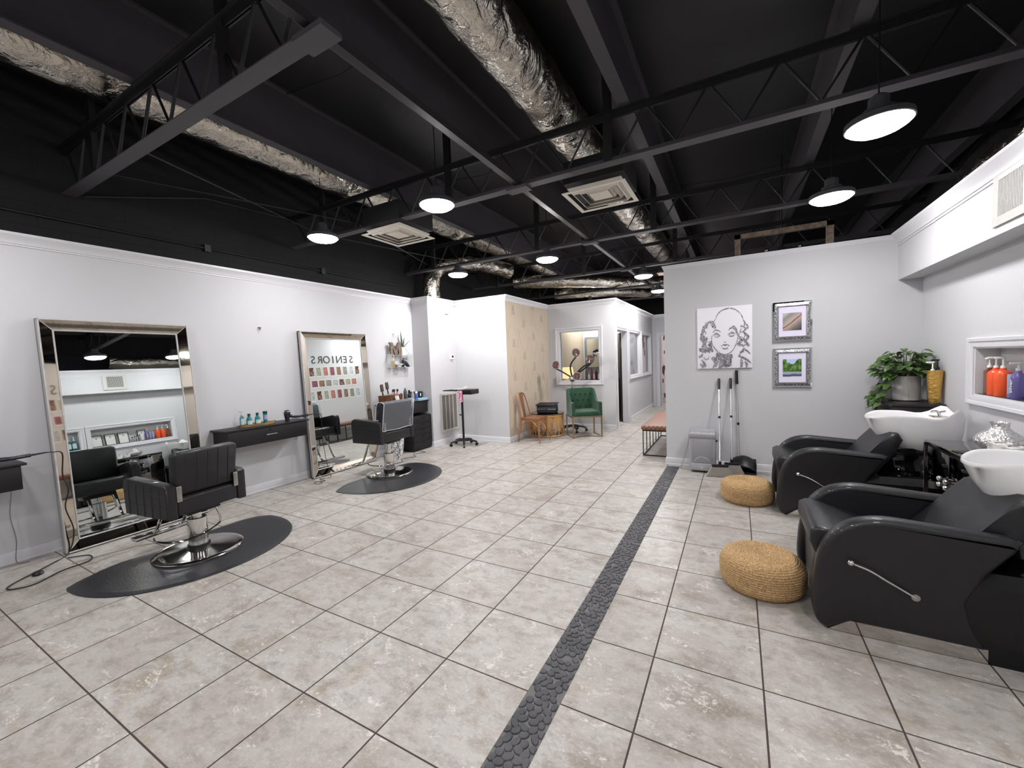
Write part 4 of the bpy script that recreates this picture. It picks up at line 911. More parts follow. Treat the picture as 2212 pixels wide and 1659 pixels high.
q = MB(); q.tube(smoothpath([(-W2+.015, -D2+.005, .008), (-.1, -D2+.12, .008), (.1, -D2+.12, .008), (W2-.015, -D2+.005, .008)]), .008, 4); q.build('floor_bar', BRASS, t, smooth=0)
for s in (-1, 1): MB().box(s*(W2-.015)-.012, s*(W2-.015)+.012, -D2, D2-.02, 0, .014).build('floor_bar', BRASS, t, smooth=0)
# heat lamp stand
HLS = t = thing('heat_lamp_stand', 'chrome infrared hair processor stand behind the green armchair', 'heat lamp', (-1.665, 7.25, 0))
for k in range(5):
    a = math.radians(-54+72*k); c0, s0 = math.cos(a), math.sin(a)
    o = MB().tube([(0, 0, .12), (c0*.15, s0*.15, .1), (c0*.27, s0*.27, .075)], [.024, .018, .014], 8).build('leg', BLKP, t); MB().cyl((c0*.27-s0*.015, s0*.27+c0*.015, .028), (c0*.27+s0*.015, s0*.27-c0*.015, .028), .027, n=14).cyl((c0*.27, s0*.27, .04), (c0*.27, s0*.27, .08), .007, n=8).build('castor', BLKP, o)
MB().tube([(0, 0, .1), (0, 0, 1.0)], .014, 12).build('pole', CHROME, t)
MB().ball((.03, -.03, 1.08), .075, 1.0, 18).build('hub', CHROME, t)
for (hx, hy, hz, dx, dy, mid) in ((-.285, -.12, 1.37, .75, -.6, (-.17, -.06, 1.22)), (.14, -.1, 1.60, .05, -1, (.0, -.04, 1.35)), (.42, -.1, 1.465, -.15, -1, (.25, -.05, 1.3)), (.50, .1, 1.58, .5, .6, (.42, 0, 1.38)), (.16, -.12, 1.13, .5, -.7, (.08, -.1, 1.1))):
    d3 = Vector((dx, dy, 0)).normalized(); hd = Vector((hx, hy, hz)); bk_ = hd-d3*.1
    o = MB().tube(smoothpath([(.02, -.03, 1.1), mid, tuple(hd-d3*.07-Vector((0, 0, .06)))]), .016, 10).build('gooseneck', BLKP, t)
    prof = [(.0, 0), (.03, 0), (.04, .02), (.06, .05), (.08, .085), (.086, .1), (.078, .1)]
    qt = d3.to_track_quat('Z', 'Y')
    sh = MB().lathe(prof+[(.05, .07), (0, .06)], n=28).build('shade', CHROME, t); sh.rotation_mode = 'QUATERNION'; sh.rotation_quaternion = qt; sh.location = bk_
    MB().lathe([(0, .084), (.03, .088), (.066, .08), (.068, .075), (0, .07)], n=24).build('bulb', REDGL, sh)
    q = MB()
    for r in (.02, .04, .06): q.tube([(r*math.cos(a), r*math.sin(a), .1) for a in [2*PI*k/20 for k in range(21)]], .0018, 5)
    for k in range(4): q.tube([(-.074*math.cos(k*PI/4), -.074*math.sin(k*PI/4), .1), (.074*math.cos(k*PI/4), .074*math.sin(k*PI/4), .1)], .0018, 5)
    q.build('wire_guard', CHROME, sh)
q = MB(); q.tube(smoothpath([(-1.68, 7.62, .55), (-1.72, 7.6, .4), (-1.6, 7.45, .2), (-1.45, 7.3, .1), (-1.4, 7.2, .008), (-1.55, 7.1, .01)]), .004, 6)
adopt(q.build('power_cord', BC), HLS)
t = thing('wall_outlet', 'white wall outlet behind the green armchair', 'outlet', (-1.72, 7.668, .55)); MB().box(-.035, .035, -.006, 0, -.06, .06, .002).build('plate', WHITEP, t); MB().box(-.02, .02, -.03, -.006, -.03, .01, .004).build('plug', BLKP, t)
# bench in corridor
t = thing('corridor_bench', 'brown woven leather bench on a black rod frame in the corridor', 'bench', (.22, 6.4, 0))
MB().box(-.19, .19, -.84, .84, .385, .455, .025, 4).build('seat', WOVEN, t)
q = MB()
for x in (-.165, .165):
    for z in (.01, .378): q.box(x-.008, x+.008, -.82, .82, z-.008, z+.008)
    for k in range(7): q.box(x-.006, x+.006, -.81+k*.27-.006, -.81+k*.27+.006, .01, .378)
for y in (-.815, .815):
    for z in (.01, .378): q.box(-.165, .165, y-.008, y+.008, z-.008, z+.008)
q.build('rod_frame', BLKP, t, smooth=0)
# SENIORS wall behind the bench
for k, ch in enumerate('SENIORS'):
    y = 7.16-k*.192
    t = thing('wall_letter', 'silver wall letter %s spelling the word above the photos, seen in the mirror%s' % (ch, '' if ch != 'S' else (', first letter' if k == 0 else ', last letter')), 'letter', (.438, y, 2.115), 0, 'letters above the corridor photos')
    text_obj('glyph', ch, .27, pm('brushed_grey_letter', (96, 94, 92), .35, metal=.6), t, (0, 0, 0), (PI/2, 0, -PI/2), .008)
cols = [[(40, 28, 26), (96, 60, 50), (196, 168, 156)], [(60, 62, 60), (150, 146, 138), (74, 58, 50)], [(30, 22, 26), (150, 92, 106), (44, 30, 32)], [(70, 84, 56), (170, 168, 150), (86, 96, 68)], [(60, 64, 70), (190, 194, 198), (86, 84, 86)], [(38, 30, 26), (150, 118, 96), (40, 46, 40)], [(90, 56, 52), (190, 130, 120), (60, 40, 40)]]
PM = [photo_mat('photo_print_%d' % i, c, 20) for i, c in enumerate(cols)]
random.seed(11)
for r, (z, n) in enumerate(((1.815, 8), (1.51, 7), (1.21, 8))):
    for k in range(n):
        y = 5.92+k*.20+(.05 if r == 1 else 0)-(.06 if r == 2 else 0)
        wd = .075 if r != 1 else .09; hh = .125 if r != 1 else .095
        t = thing('photo_print', 'white bordered photo print, row %s on the corridor wall, %s from the near end' % (['top', 'middle', 'bottom'][r], ['first', 'second', 'third', 'fourth', 'fifth', 'sixth', 'seventh', 'eighth'][k]), 'photo', (.436, y, z), 0, 'photo prints above the bench')
        t.rotation_euler = (random.uniform(-.03, .03), 0, 0)
        MB().box(0, .003, -wd, wd, -hh, hh).build('paper', WHITEP, t, smooth=0); MB().box(-.001, 0, -wd+.01, wd-.01, -hh+.018, hh-.01).build('picture', PM[(k*3+r*2) % 7], t, smooth=0)

# treatment room contents
t = thing('dark_dresser', 'dark dresser inside the treatment room seen through the window', 'dresser', (-1.8, 9.35, 0))
MB().box(-.5, .42, -.25, .25, .0, .95, .005).build('case', pm('dark_grey_paint', (56, 56, 60), .5), t)
for k in range(3): d_ = MB().box(-.48, .4, -.265, -.25, .1+k*.28, .36+k*.28, .003).build('drawer', pm('dark_grey_paint', (56, 56, 60), .5), t); MB().box(-.1, .02, -.285, -.265, .22+k*.28, .235+k*.28).build('handle', BRUSHED, d_)
for k, (x, c, h_) in enumerate(((-1.75, (120, 128, 130), .2), (-1.62, (160, 80, 100), .24), (-1.5, (90, 40, 50), .2), (-1.3, (170, 90, 110), .14))):
    bottle('bottle', 'product bottle on the treatment room dresser, %s one from the left' % ['first', 'second', 'third', 'fourth'][k], (x-.25, 9.2, .95), rprof(.035, h_), pm('prod%d' % k, c, .4), cap=[(0, h_), (.014, h_), (.014, h_+.03), (0, h_+.03)], capmat=BLKP)
t = thing('wall_mirror', 'grey framed mirror inside the treatment room, seen through the window', 'mirror', (-2.2, 10.58, 1.62))
MB().box(-.28, .28, -.03, 0, -.45, .45, .003).build('frame', pm('grey_frame', (110, 110, 112), .5), t); MB().box(-.22, .22, -.034, -.03, -.39, .39).build('pane', MIRROR, t, smooth=0)
t = thing('table_lamp', 'table lamp with a lit cream shade in the treatment room', 'lamp', (-2.28, 8.6, .72))
MB().lathe([(0, 0), (.07, 0), (.06, .02), (.04, .1), (.07, .2), (.03, .3), (0, .3)], n=20).build('base', pm('lamp_base_white', (210, 205, 196), .4), t)
MB().lathe([(.17, .3), (.13, .56)], n=28).build('shade', pm('lit_shade', (240, 215, 160), .8, emit=(255, 225, 165), estr=1.1), t, fix=False)
t = thing('side_table', 'pale side table under the treatment room lamp', 'table', (-2.28, 8.6, 0)); MB().box(-.2, .2, -.2, .2, .68, .72, .004).build('top', pm('pale_table', (190, 182, 170), .5), t)
for sx in (-1, 1):
    for sy in (-1, 1): MB().box(sx*.17-.02, sx*.17+.02, sy*.17-.02, sy*.17+.02, 0, .68).build('leg', pm('pale_table', (190, 182, 170), .5), t, smooth=0)
t = thing('robe', 'long black robe hanging inside the treatment room by the corridor window', 'robe', (-3.0, 10.5, .3)); MB().grid(lambda a, b: Vector(((a-.5)*(.5-.2*b)+0, .03*math.sin(a*20), 1.5*b)), 20, 8).grid(lambda a, b: Vector(((a-.5)*(.5-.2*b)+0, .03*math.sin(a*20)-.02, 1.5*b)), 20, 8).build('cloth', pm('black_cloth', (20, 20, 22), .9), t, fix=False)
t = thing('storage_basket', 'woven basket of supplies on the floor inside the treatment room doorway', 'basket', (-1.3, 8.5, 0)); MB().lathe([(0, 0), (.14, 0), (.17, .5), (.16, .5), (.13, .02), (0, .02)], n=24).build('basket', WOODB, t); MB().ball((0, 0, .5), .12).build('blue_bag', pm('blue_grey_bag', (110, 136, 156), .5), t)
t = thing('arched_mirror', 'black arched standing mirror inside the treatment room behind the corridor window', 'mirror', (-1.5, 10.2, 0))
MB().prism([(-.3, 0, 0), (.3, 0, 0)]+[(.3*math.cos(math.radians(a)), 0, 1.45+.3*math.sin(math.radians(a))) for a in range(0, 181, 12)], (0, .04, 0), .004).build('frame', pm('near_black_paint', (30, 28, 30), .4), t)
MB().prism([(-.26, -.002, .05), (.26, -.002, .05)]+[(.26*math.cos(math.radians(a)), -.002, 1.45+.26*math.sin(math.radians(a))) for a in range(0, 181, 12)], (0, .004, 0)).build('pane', pm('dark_mirror', (40, 40, 44), .1, metal=1), t)
# end room stool
t = thing('pink_stool', 'dusty pink tufted vanity stool in the end room beyond the corridor', 'stool', (-.30, 13.2, 0))
MB().lathe([(0, .02), (.24, .02), (.27, .06), (.28, .3), (.27, .55), (0, .56)], n=36).build('skirt', pm('mauve_leather', (150, 96, 96), .5, bump=(10, .6)), t)
MB().lathe([(0, .55), (.29, .56), (.31, .6), (.27, .65), (.12, .7), (0, .71)], n=36).build('cushion', pm('raspberry_velvet', (158, 44, 74), .7), t)
MB().lathe([(.24, 0), (.27, 0), (.27, .03), (.24, .03)], n=36).build('base_ring', BLKP, t)

# ================================================================== PARTITION ART
t = thing('portrait_canvas', 'white canvas with a silver glitter portrait of a curly haired woman', 'painting', (1.148, 5.19, 1.672))
MB().box(-.305, .305, -.03, 0, -.384, .384, .003).build('canvas', pm('canvas_white', (226, 224, 230), .7), t)
SC = .305
def gx(p): return Vector((p[0]*.305, -.0312, p[1]*.384))
RB = [0]
def ribbon(q, pts, w0, w1=None, k=5):
    RB[0] += 1; yo = Vector((0, -.00022*RB[0], 0))
    P = smoothpath([(*p, 0) for p in pts], k); N = len(P); L1, L2 = [], []
    for i, p in enumerate(P):
        a = P[max(0, i-1)]; b = P[min(N-1, i+1)]; d = (b-a).normalized(); nn = Vector((-d.y, d.x, 0)); tt = i/(N-1)
        ww = (w0+((w1 if w1 is not None else w0)-w0)*tt)*(.35+.65*math.sin(PI*tt)**.5)*(1+.25*math.sin(i*2.7))
        L1.append(gx((p.x+nn.x*ww, p.y+nn.y*ww))+yo); L2.append(gx((p.x-nn.x*ww, p.y-nn.y*ww))+yo)
    q.rings([[a, b] for a, b in zip(L1, L2)], closed=False)
q = MB()
# generic curly-haired face
ribbon(q, [(-.35, .55), (-.2, .8), (.05, .92), (.35, .9), (.6, .72), (.72, .45)], .022)
ribbon(q, [(-.35, .55), (-.6, .5), (-.78, .25), (-.85, 0), (-.72, -.15), (-.85, -.3)], .05, .06)
ribbon(q, [(.72, .45), (.85, .3), (.7, .15), (.86, -.02), (.74, -.15), (.9, -.28)], .03, .05)
ribbon(q, [(-.45, .55), (-.38, .4), (-.3, .3)], .09, .05)
ribbon(q, [(-.8, .1), (-.74, -.1), (-.8, -.2)], .1, .08)
ribbon(q, [(-.42, .18), (-.3, .26), (-.12, .2)], .022); ribbon(q, [(-.4, .08), (-.28, .14), (-.14, .06)], .035); ribbon(q, [(-.36, .05), (-.26, .03), (-.16, .05)], .02)
ribbon(q, [(.14, .22), (.28, .3), (.44, .2)], .022); ribbon(q, [(.14, .08), (.28, .15), (.4, .08)], .035); ribbon(q, [(.18, .05), (.27, .03), (.36, .05)], .02)
ribbon(q, [(0, -.12), (.03, -.16), (.08, -.13)], .014); ribbon(q, [(-.12, -.28), (-.02, -.23), (.04, -.25), (.1, -.23), (.2, -.28)], .02); ribbon(q, [(-.08, -.33), (.04, -.37), (.14, -.33)], .016)
ribbon(q, [(-.44, .1), (-.46, -.1), (-.36, -.32), (-.15, -.5), (.05, -.55), (.28, -.45), (.44, -.2), (.5, .05)], .016)
ribbon(q, [(-.5, -.1), (-.52, -.3), (-.42, -.45)], .08, .06); ribbon(q, [(-.95, -.35), (-.7, -.4), (-.5, -.35)], .08, .06)
ribbon(q, [(-.3, -.52), (0, -.68), (.3, -.58)], .11, .1); ribbon(q, [(-.45, -.62), (-.3, -.8), (-.42, -.98)], .09, .04); ribbon(q, [(-.1, -.78), (.05, -.85), (.15, -.78)], .12, .1)
ribbon(q, [(.3, .35), (.4, .28), (.5, .05)], .05, .03); ribbon(q, [(.55, -.5), (.75, -.42), (.92, -.55)], .02); ribbon(q, [(.5, -.6), (.75, -.7), (.95, -.85)], .03)
for a, b in (((-.2, -.7), (-.42, -.96)), ((0, -.85), (-.2, -.98)), ((.25, -.75), (.1, -.95)), ((.6, -.7), (.6, -.98)), ((.74, -.78), (.8, -.98)), ((-.85, -.7), (-.7, -.95)), ((-.8, -.5), (-.95, -.62)), ((-.9, -.85), (-.78, -.98))):
    ribbon(q, [a, ((a[0]+b[0])/2+.03, (a[1]+b[1])/2), b], .035, .05)
ribbon(q, [(.52, -.02), (.66, -.1), (.5, -.22), (.7, -.28)], .05, .04)
random.seed(5)
for side, x0 in ((-1, -.66), (1, .7)):
    for k in range(9):
        cy_ = .45-k*.13; cx_ = x0+side*random.uniform(-.08, .12); r_c = random.uniform(.07, .13); a0 = random.uniform(0, 6)
        ribbon(q, [(cx_+r_c*(1-j*.12)*math.cos(a0+j*.8), cy_+r_c*(1-j*.12)*math.sin(a0+j*.8)) for j in range(5)], random.uniform(.014, .03), .01)
for k in range(7):
    ribbon(q, [(-.3+k*.1, -.62-.02*(k % 3)), (-.34+k*.1+random.uniform(-.05, .05), -.78), (-.4+k*.11, -.95)], random.uniform(.02, .045), .015)
q.build('glitter_lines', GLITTER, t, smooth=0, fix=False)
def glam_frame(label, x0, x1, z0, z1, pic):
    t = thing('picture_frame', label, 'framed picture', ((x0+x1)/2, 5.19, (z0+z1)/2)); hx, hz = (x1-x0)/2, (z1-z0)/2
    def ringf(q, a, b, d0, d1):
        rg = [[Vector((s*(hx-o_), y, z*(hz-o_))) for s, z in ((-1, -1), (1, -1), (1, 1), (-1, 1))] for o_, y in ((a, 0), (a, d0), (b, d1), (b, 0))]
        rg.append(rg[0]); q.rings(rg, True, False, False); return q
    ringf(MB(), 0, .016, -.03, -.03).build('outer_edge', MIRROR, t, smooth=0); ringf(MB(), .016, .045, -.028, -.034).build('glitter_band', GLITTER, t, smooth=0); ringf(MB(), .045, .058, -.03, -.016).build('inner_bevel', BRUSHED, t, smooth=0)
    MB().box(-hx+.055, hx-.055, -.012, -.004, -hz+.055, hz-.055).build('mat_board', pm('lilac_white_card', (216, 212, 232), .7), t, smooth=0)
    MB().box(-hx+.098, hx-.098, -.014, -.012, -hz+.125, hz-.13).build('print', pic, t, smooth=0)
    MB().box(-hx+.01, hx-.01, -.004, 0, -hz+.01, hz-.01).build('backing', BLKP, t, smooth=0)
glam_frame('glitter framed abstract print with diagonal streaks, upper of the pair', 1.664, 2.044, 1.588, 2.048, PIC1)
glam_frame('glitter framed forest road print, lower of the pair', 1.664, 2.044, 1.048, 1.508, PIC2)

# ================================================================== CLEANING CORNER
SILV = pm('silver_plastic', (168, 168, 172), .32, metal=.35)
t = thing('touchless_vacuum', 'silver touchless floor vacuum bin against the partition', 'vacuum', (.90, 4.99, 0))
MB().box(-.15, .15, -.09, .12, .02, .5, .02, 3).build('housing', SILV, t)
q = MB(); q.lathe([(0, -.152), (.06, -.152), (.066, -.145), (.066, .145), (.06, .152), (0, .152)], n=28); o = q.build('rolled_top', SILV, t); o.rotation_euler = (0, PI/2, 0); o.location = (0, -.045, .478)
MB().box(-.115, .115, -.1, -.09, .13, .42, .004).build('front_panel', pm('silver_plastic_dark', (150, 150, 154), .4, metal=.3), t)
MB().box(-.135, .135, -.102, -.088, .03, .12, .006).build('dust_drawer', SILV, t); MB().tube(arc((0, -.1, .1), .1, 20, 160, 12, 'xz'), .004, 6).build('arch_lip', SILV, t)
MB().lathe([(0, 0), (.03, 0), (.028, .006), (0, .008)], n=20, sy=.45).build('drawer_grip', CHROME, t, loc=(0, -.102, .07), rot=(PI/2, 0, 0))
for s in (-1, 1): MB().cyl((s*.13, -.06, 0), (s*.13, -.06, .03), .012, n=10).build('foot', SILV, t)
MB().cyl((.15, -.03, .4), (.17, -.03, .4), .014, n=14).build('side_knob', BLKP, t)
text_obj('logo_text', 'EYE·VAC', .052, WHITEP, t, (0, -.1065, .492), (math.radians(78), 0, 0), .001, 1.25)
adopt(MB().tube(smoothpath([(.745, 5.0, .5), (.73, 5.05, .35), (.68, 5.08, .15), (.64, 5.03, .012), (.68, 4.99, .006), (.76, 4.97, .006)]), .0035, 6).build('power_cord', pm('grey_lead', (120, 120, 124), .5)), t)
BR = pm('grey_bristles', (150, 144, 138), .9, bump=(120, .6)); POLE = pm('white_chrome_pole', (206, 206, 208), .2, metal=.6)
def broom(label, foot, top, w_, hb, rz):
    t = thing('broom', label, 'broom', foot, rz); d = Vector(top)-Vector(foot); d.rotate(Matrix.Rotation(-rz, 3, 'Z'))
    h0 = Vector((0, 0, hb+.03)); 
    MB().tube([h0, d*.9], .0105, 12).build('pole', POLE, t); MB().tube([d*.885, d*.99, d], [.015, .0165, .012], 12).build('grip', BLKP, t)
    MB().tube([h0+(d-h0)*.52, h0+(d-h0)*.545], .0145, 12).build('joint', BLKP, t)
    MB().box(-w_*.62, w_*.62, -.02, .02, hb-.01, hb+.02, .006).tube([(0, 0, hb), (0, 0, hb+.06)], .016, 12).build('head', BLKP, t)
    q = MB()
    for k in range(26):
        s = -1+2*k/25
        for jj in (-.012, 0, .012): q.tube([(s*w_*.58, jj, hb), (s*w_, jj*1.6, 0.004)], [.0062, .0075], 5)
    q.build('bristles', BR, t); return t
broom('broom with grey bristles in front, left of the pair', (1.10, 4.80, 0), (1.085, 5.155, 1.16), .145, .125, math.radians(12))
broom('second grey broom behind, leaning left of the dustpan handle', (1.225, 4.93, 0), (1.215, 5.16, 1.165), .13, .13, math.radians(8))
t = thing('long_handled_dustpan', 'black upright dustpan with tall handle behind the brooms', 'dustpan', (1.345, 5.09, 0))
q = MB(); q.grid(lambda a, b: Vector(((a-.5)*.28, .06-.15*b, .16+.06*math.sin(PI*a)-.02-.1*b*b)), 12, 6).grid(lambda a, b: Vector(((a-.5)*.28, .065-.15*b, .145+.06*math.sin(PI*a)-.02-.1*b*b)), 12, 6); q.build('hood', BLKP, t, fix=False)
MB().box(-.14, .14, -.09, .07, .0, .02, .004).box(-.14, -.13, -.09, .07, .02, .14, .002).box(.13, .14, -.09, .07, .02, .14, .002).box(-.14, .14, .06, .07, .02, .16, .002).build('pan', BLKP, t)
MB().tube([(-.04, .05, .15), (-.06, .07, 1.1)], .0105, 12).build('pole', POLE, t); MB().tube([(-.06, .07, 1.09), (-.065, .075, 1.26)], .017, 12).build('grip', BLKP, t); MB().tube([(-.05, .06, .58), (-.05, .061, .61)], .0145, 12).build('joint', BLKP, t)

# ================================================================== SHAMPOO UNITS
def shampoo(label, y0, dx):
    t = thing('shampoo_unit', label, 'shampoo chair', (1.63+dx, y0, 0)); X = lambda x: x-1.63
    WT = .70; pt = .09
    prof = smoothpath([(1.70, 0, .0), (1.655, 0, .03), (1.632, 0, .12), (1.634, 0, .22), (1.645, 0, .33), (1.672, 0, .45), (1.725, 0, .54), (1.81, 0, .602), (1.92, 0, .628), (2.06, 0, .622), (2.22, 0, .61), (2.36, 0, .60), (2.395, 0, .585)], 3)
    prof = [(X(p.x), p.z) for p in prof]; prof = prof+[(X(x), z) for x, z in ((2.37, .535), (2.28, .41), (2.22, .27), (2.24, .16), (2.29, .06), (1.80, .063))]
    for k in (0, 1):
        ya = 0 if k == 0 else WT-pt
        q = MB(); q.puffy(prof, ya, pt, .036); q.build('side_arm', LEATHER, t, smooth=60)
    MB().prism([(X(1.70), .012, .004), (X(2.29), .012, .004), (X(2.29), .012, .07), (X(1.79), .012, .07)], (0, WT-.024, 0)).build('toe_kick', pm('polished_steel', (205, 200, 195), .06, metal=1), t, smooth=0)
    # lever on near arm
    lv = MB().tube(smoothpath([(X(1.792), -.028, .393), (X(1.86), -.03, .37), (X(1.93), -.03, .33), (X(2.035), -.012, .266)]), .0055, 8).build('recline_lever', CHROME, t)
    MB().ball((X(1.785), -.028, .396), .016).build('lever_knob', CHROME, lv); MB().cyl((X(2.035), .0, .266), (X(2.035), -.012, .266), .017, n=16).build('lever_hub', BRUSHED, lv)
    sy0, sy1 = pt+.002, WT-pt-.002
    spts = [(1.655, .37), (1.63, .43), (1.635, .5), (1.67, .52), (1.75, .505), (1.95, .44), (2.2, .40), (2.22, .30), (1.75, .33)]
    MB().prism([(X(a), sy0, b) for a, b in spts], (0, sy1-sy0, 0), .02, 3).build('seat_cushion', LEATHER, t, smooth=60)
    MB().prism([(X(1.675), sy0, .03), (X(1.665), sy0, .36), (X(1.73), sy0, .36), (X(1.76), sy0, .03)], (0, sy1-sy0, 0), .01).build('front_panel', LEATHER, t, smooth=50)
    bpts = [(2.12, .39), (2.18, .455), (2.26, .55), (2.33, .645), (2.40, .73), (2.44, .765), (2.48, .765), (2.51, .71), (2.45, .57), (2.34, .42), (2.27, .35)]
    MB().prism([(X(a), sy0+.01, b) for a, b in bpts], (0, sy1-sy0-.02, 0), .025, 4).build('backrest', LEATHER, t, smooth=60)
    # pedestal
    cy = WT/2
    q = MB(); q.rings([[Vector((X(cx)+hx*s, cy+hy*v_, z)) for s, v_ in ((-1, -1), (1, -1), (1, 1), (-1, 1))] for cx, hx, hy, z in ((2.555, .36, .335, .0), (2.555, .36, .335, .36), (2.56, .31, .28, .41))]); q.build('pedestal', pm('satin_black', (10, 10, 12), .25), t, smooth=20)
    MB().lathe([(.25, .395), (.22, .41), (.15, .44), (.13, .5), (.145, .56), (.16, .6), (.155, .63), (0, .63)], (X(2.55), cy, 0), 32, 1.1, 1).build('bowl_column', BLKG, t)
    q = MB()
    for z in (.57, .585, .6): q.lathe([(.155, z), (.168, z+.004), (.155, z+.008)], (X(2.55), cy, 0), 28, 1.1, 1)
    q.build('bellows_ring', BLKP, t)
    # bowl
    N = 48; cxb, Lx, Ly = 2.625, .312, .225
    def rim(a, k=1.0):
        ca, sa = math.cos(a), math.sin(a)
        sup = (abs(ca)**2.3+abs(sa)**2.3)**(-1/2.3)
        x = cxb+Lx*sup*ca*k; y = cy+Ly*sup*sa*k*(1-.12*ca*0)
        tt = (x-cxb)/Lx
        z = .925+.015*tt-.03*math.exp(-((tt+1.0)/.25)**2)-.028*math.exp(-((tt-.35)/.28)**2)+.03*math.exp(-((tt-.75)/.16)**2)-.07*max(0, (tt-.82)/.18)
        z -= .018*(abs(sa)**4)*(1 if sa < 0 else 1)
        return x, y, z
    rg = []
    outer = [(1.0, 1.0, 0, 0), (.99, 1, 0, -.02), (.93, .25, -.0, 0), (.80, .6, -.0, 0), (.62, .8, 0, 0), (.46, 1, 0, 0)]
    lev = [(.5, .60, .06), (.68, .625, .055), (.82, .69, .035), (.93, .78, .015), (.985, .86, .0)]
    for k, z, sx in lev:
        rg.append([Vector((X(rim(a, k)[0]+sx), rim(a, k)[1], z)) for a in [2*PI*i/N for i in range(N)]])
    def rr(k, dz): return [Vector((X(rim(a, k)[0]), rim(a, k)[1], rim(a)[2]+dz)) for a in [2*PI*i/N for i in range(N)]]
    rg += [rr(.995, -.022), rr(1.0, -.01), rr(.99, 0), rr(.965, -.002), rr(.94, -.014), rr(.88, -.06), rr(.78, -.12), rr(.6, -.17), rr(.3, -.2), rr(.05, -.205)]
    q = MB(); q.rings(rg); q.build('bowl', CERAMIC, t, smooth=70)
    fx = X(2.80)
    f2 = MB().box(fx-.06, fx+.04, cy-.05, cy+.05, .875, .89, .006).build('faucet_plate', CHROME, t)
    MB().tube(smoothpath([(fx-.01, cy-.03, .885), (fx-.03, cy-.03, .93), (fx-.07, cy-.03, .925)]), .009, 10).tube([(fx, cy+.03, .885), (fx, cy+.03, .915), (fx+.04, cy+.03, .925)], .008, 10).build('tap', CHROME, f2)
    MB().tube([(X(2.35), cy-.1, .865), (X(2.42), cy-.1, .795), (X(2.47), cy-.1, .76)], .006, 8).build('bowl_tilt_bar', CHROME, t)
    return t
shampoo('black leather shampoo chair with white bowl, nearest the camera at right', 1.975, 0)
shampoo('black leather shampoo chair with white bowl, farther one near the partition', 3.69, -.035)
# poufs
def pouf(label, loc):
    t = thing('jute_pouf', label, 'floor pouf', loc)
    q = MB(); prof = []
    R1, Hh = .235, .205
    nr = 17
    # braided rope coils over a rounded disc outline
    pathp = []
    for k in range(60):
        s = k/59
        pathp.append(s)
    outline = [(0, Hh-.012)]+[(R1-.07, Hh-.002)]+[(R1-.07+.07*math.sin(a), Hh-.085+.083*math.cos(a)) for a in [PI/2*i/8 for i in range(1, 9)]]+[(R1, .1)]+[(R1-.05+.05*math.cos(a), .07-.07*math.sin(a)) for a in [PI/2*i/6 for i in range(1, 7)]]
    pts = [Vector((a, 0, b)) for a, b in outline]; acc = [0]
    for a, b in zip(pts, pts[1:]): acc.append(acc[-1]+(b-a).length)
    def at(s):
        for i in range(len(pts)-1):
            if acc[i+1] >= s: return pts[i].lerp(pts[i+1], (s-acc[i])/max(1e-6, acc[i+1]-acc[i]))
        return pts[-1]
    s = 0; cnt = int(acc[-1]/.0135); prof = []
    for k in range(cnt):
        for j in range(4):
            p = at((k+j/4)*acc[-1]/cnt); bulge = .0045*math.sin(PI*j/4)
            n2 = at(min(acc[-1], (k+j/4)*acc[-1]/cnt+.004))-at(max(0, (k+j/4)*acc[-1]/cnt-.004)); n2 = Vector((-n2.z, 0, n2.x)).normalized()*-1 if n2.length > 0 else Vector((0, 0, 1))
            if n2.z < 0 and p.z > Hh*.8: n2 = -n2
            if p.z <= Hh*.8 and n2.x < 0: n2 = -n2
            prof.append((max(0, p.x+n2.x*bulge), max(0, p.z+n2.z*bulge)))
    prof.append((0, 0)); q.lathe(prof, n=72); q.build('rope_coils', ROPE, t, smooth=80); return t
pouf('round woven jute pouf nearest the camera by the near shampoo chair', (1.415, 2.33, 0))
pouf('round woven jute pouf farther back by the brooms', (1.365, 4.02, 0))

# ================================================================== RIGHT WALL FURNITURE
t = thing('mirrored_cabinet', 'low mirrored cabinet between the two shampoo chairs', 'cabinet', (2.565, 3.25, 0))
DM = pm('smoked_mirror', (120, 118, 120), .02, metal=1)
MB().box(.01, .40, -.41, .41, .03, .73).build('carcass', BLK, t, smooth=0)
MB().box(-.005, .405, -.425, .425, .73, .75, .004).build('top', DM, t)
for s in (-1, 1):
    d_ = MB().box(-.004, .01, (-.405 if s < 0 else .004), (-.004 if s < 0 else .405), .06, .715, .005).build('door', DM, t)
    for z in (.54, .50): 
        k_ = MB().cyl((-.004, s*.05, z), (-.02, s*.05, z), .006, n=10).ball((-.034, s*.05, z), .018).build('knob', CHROME, d_)
for s in (-1, 1): MB().box(.0, .40, s*.41-.004, s*.41+.004, .03, .73).build('side_panel', DM, t, smooth=0)
q = MB()
for y in (-.42, .42): q.box(-.008, .006, y-.006, y+.006, .03, .73)
q.build('corner_strip', CHROME, t, smooth=0)
for sx in (.03, .37):
    for sy in (-.38, .38): MB().cyl((sx, sy, 0), (sx, sy, .03), .015, n=10).build('foot', CHROME, t)
t = thing('mosaic_vase', 'wide silver crackle mosaic vase on the mirrored cabinet', 'vase', (2.82, 3.30, .75))
MB().lathe([(0, 0), (.05, 0), (.085, .02), (.118, .055), (.122, .08), (.1, .115), (.062, .14), (.044, .16), (.042, .185), (.05, .2), (.045, .2), (.038, .18), (0, .17)], n=48).build('vase_body', CRACK, t, smooth=70)
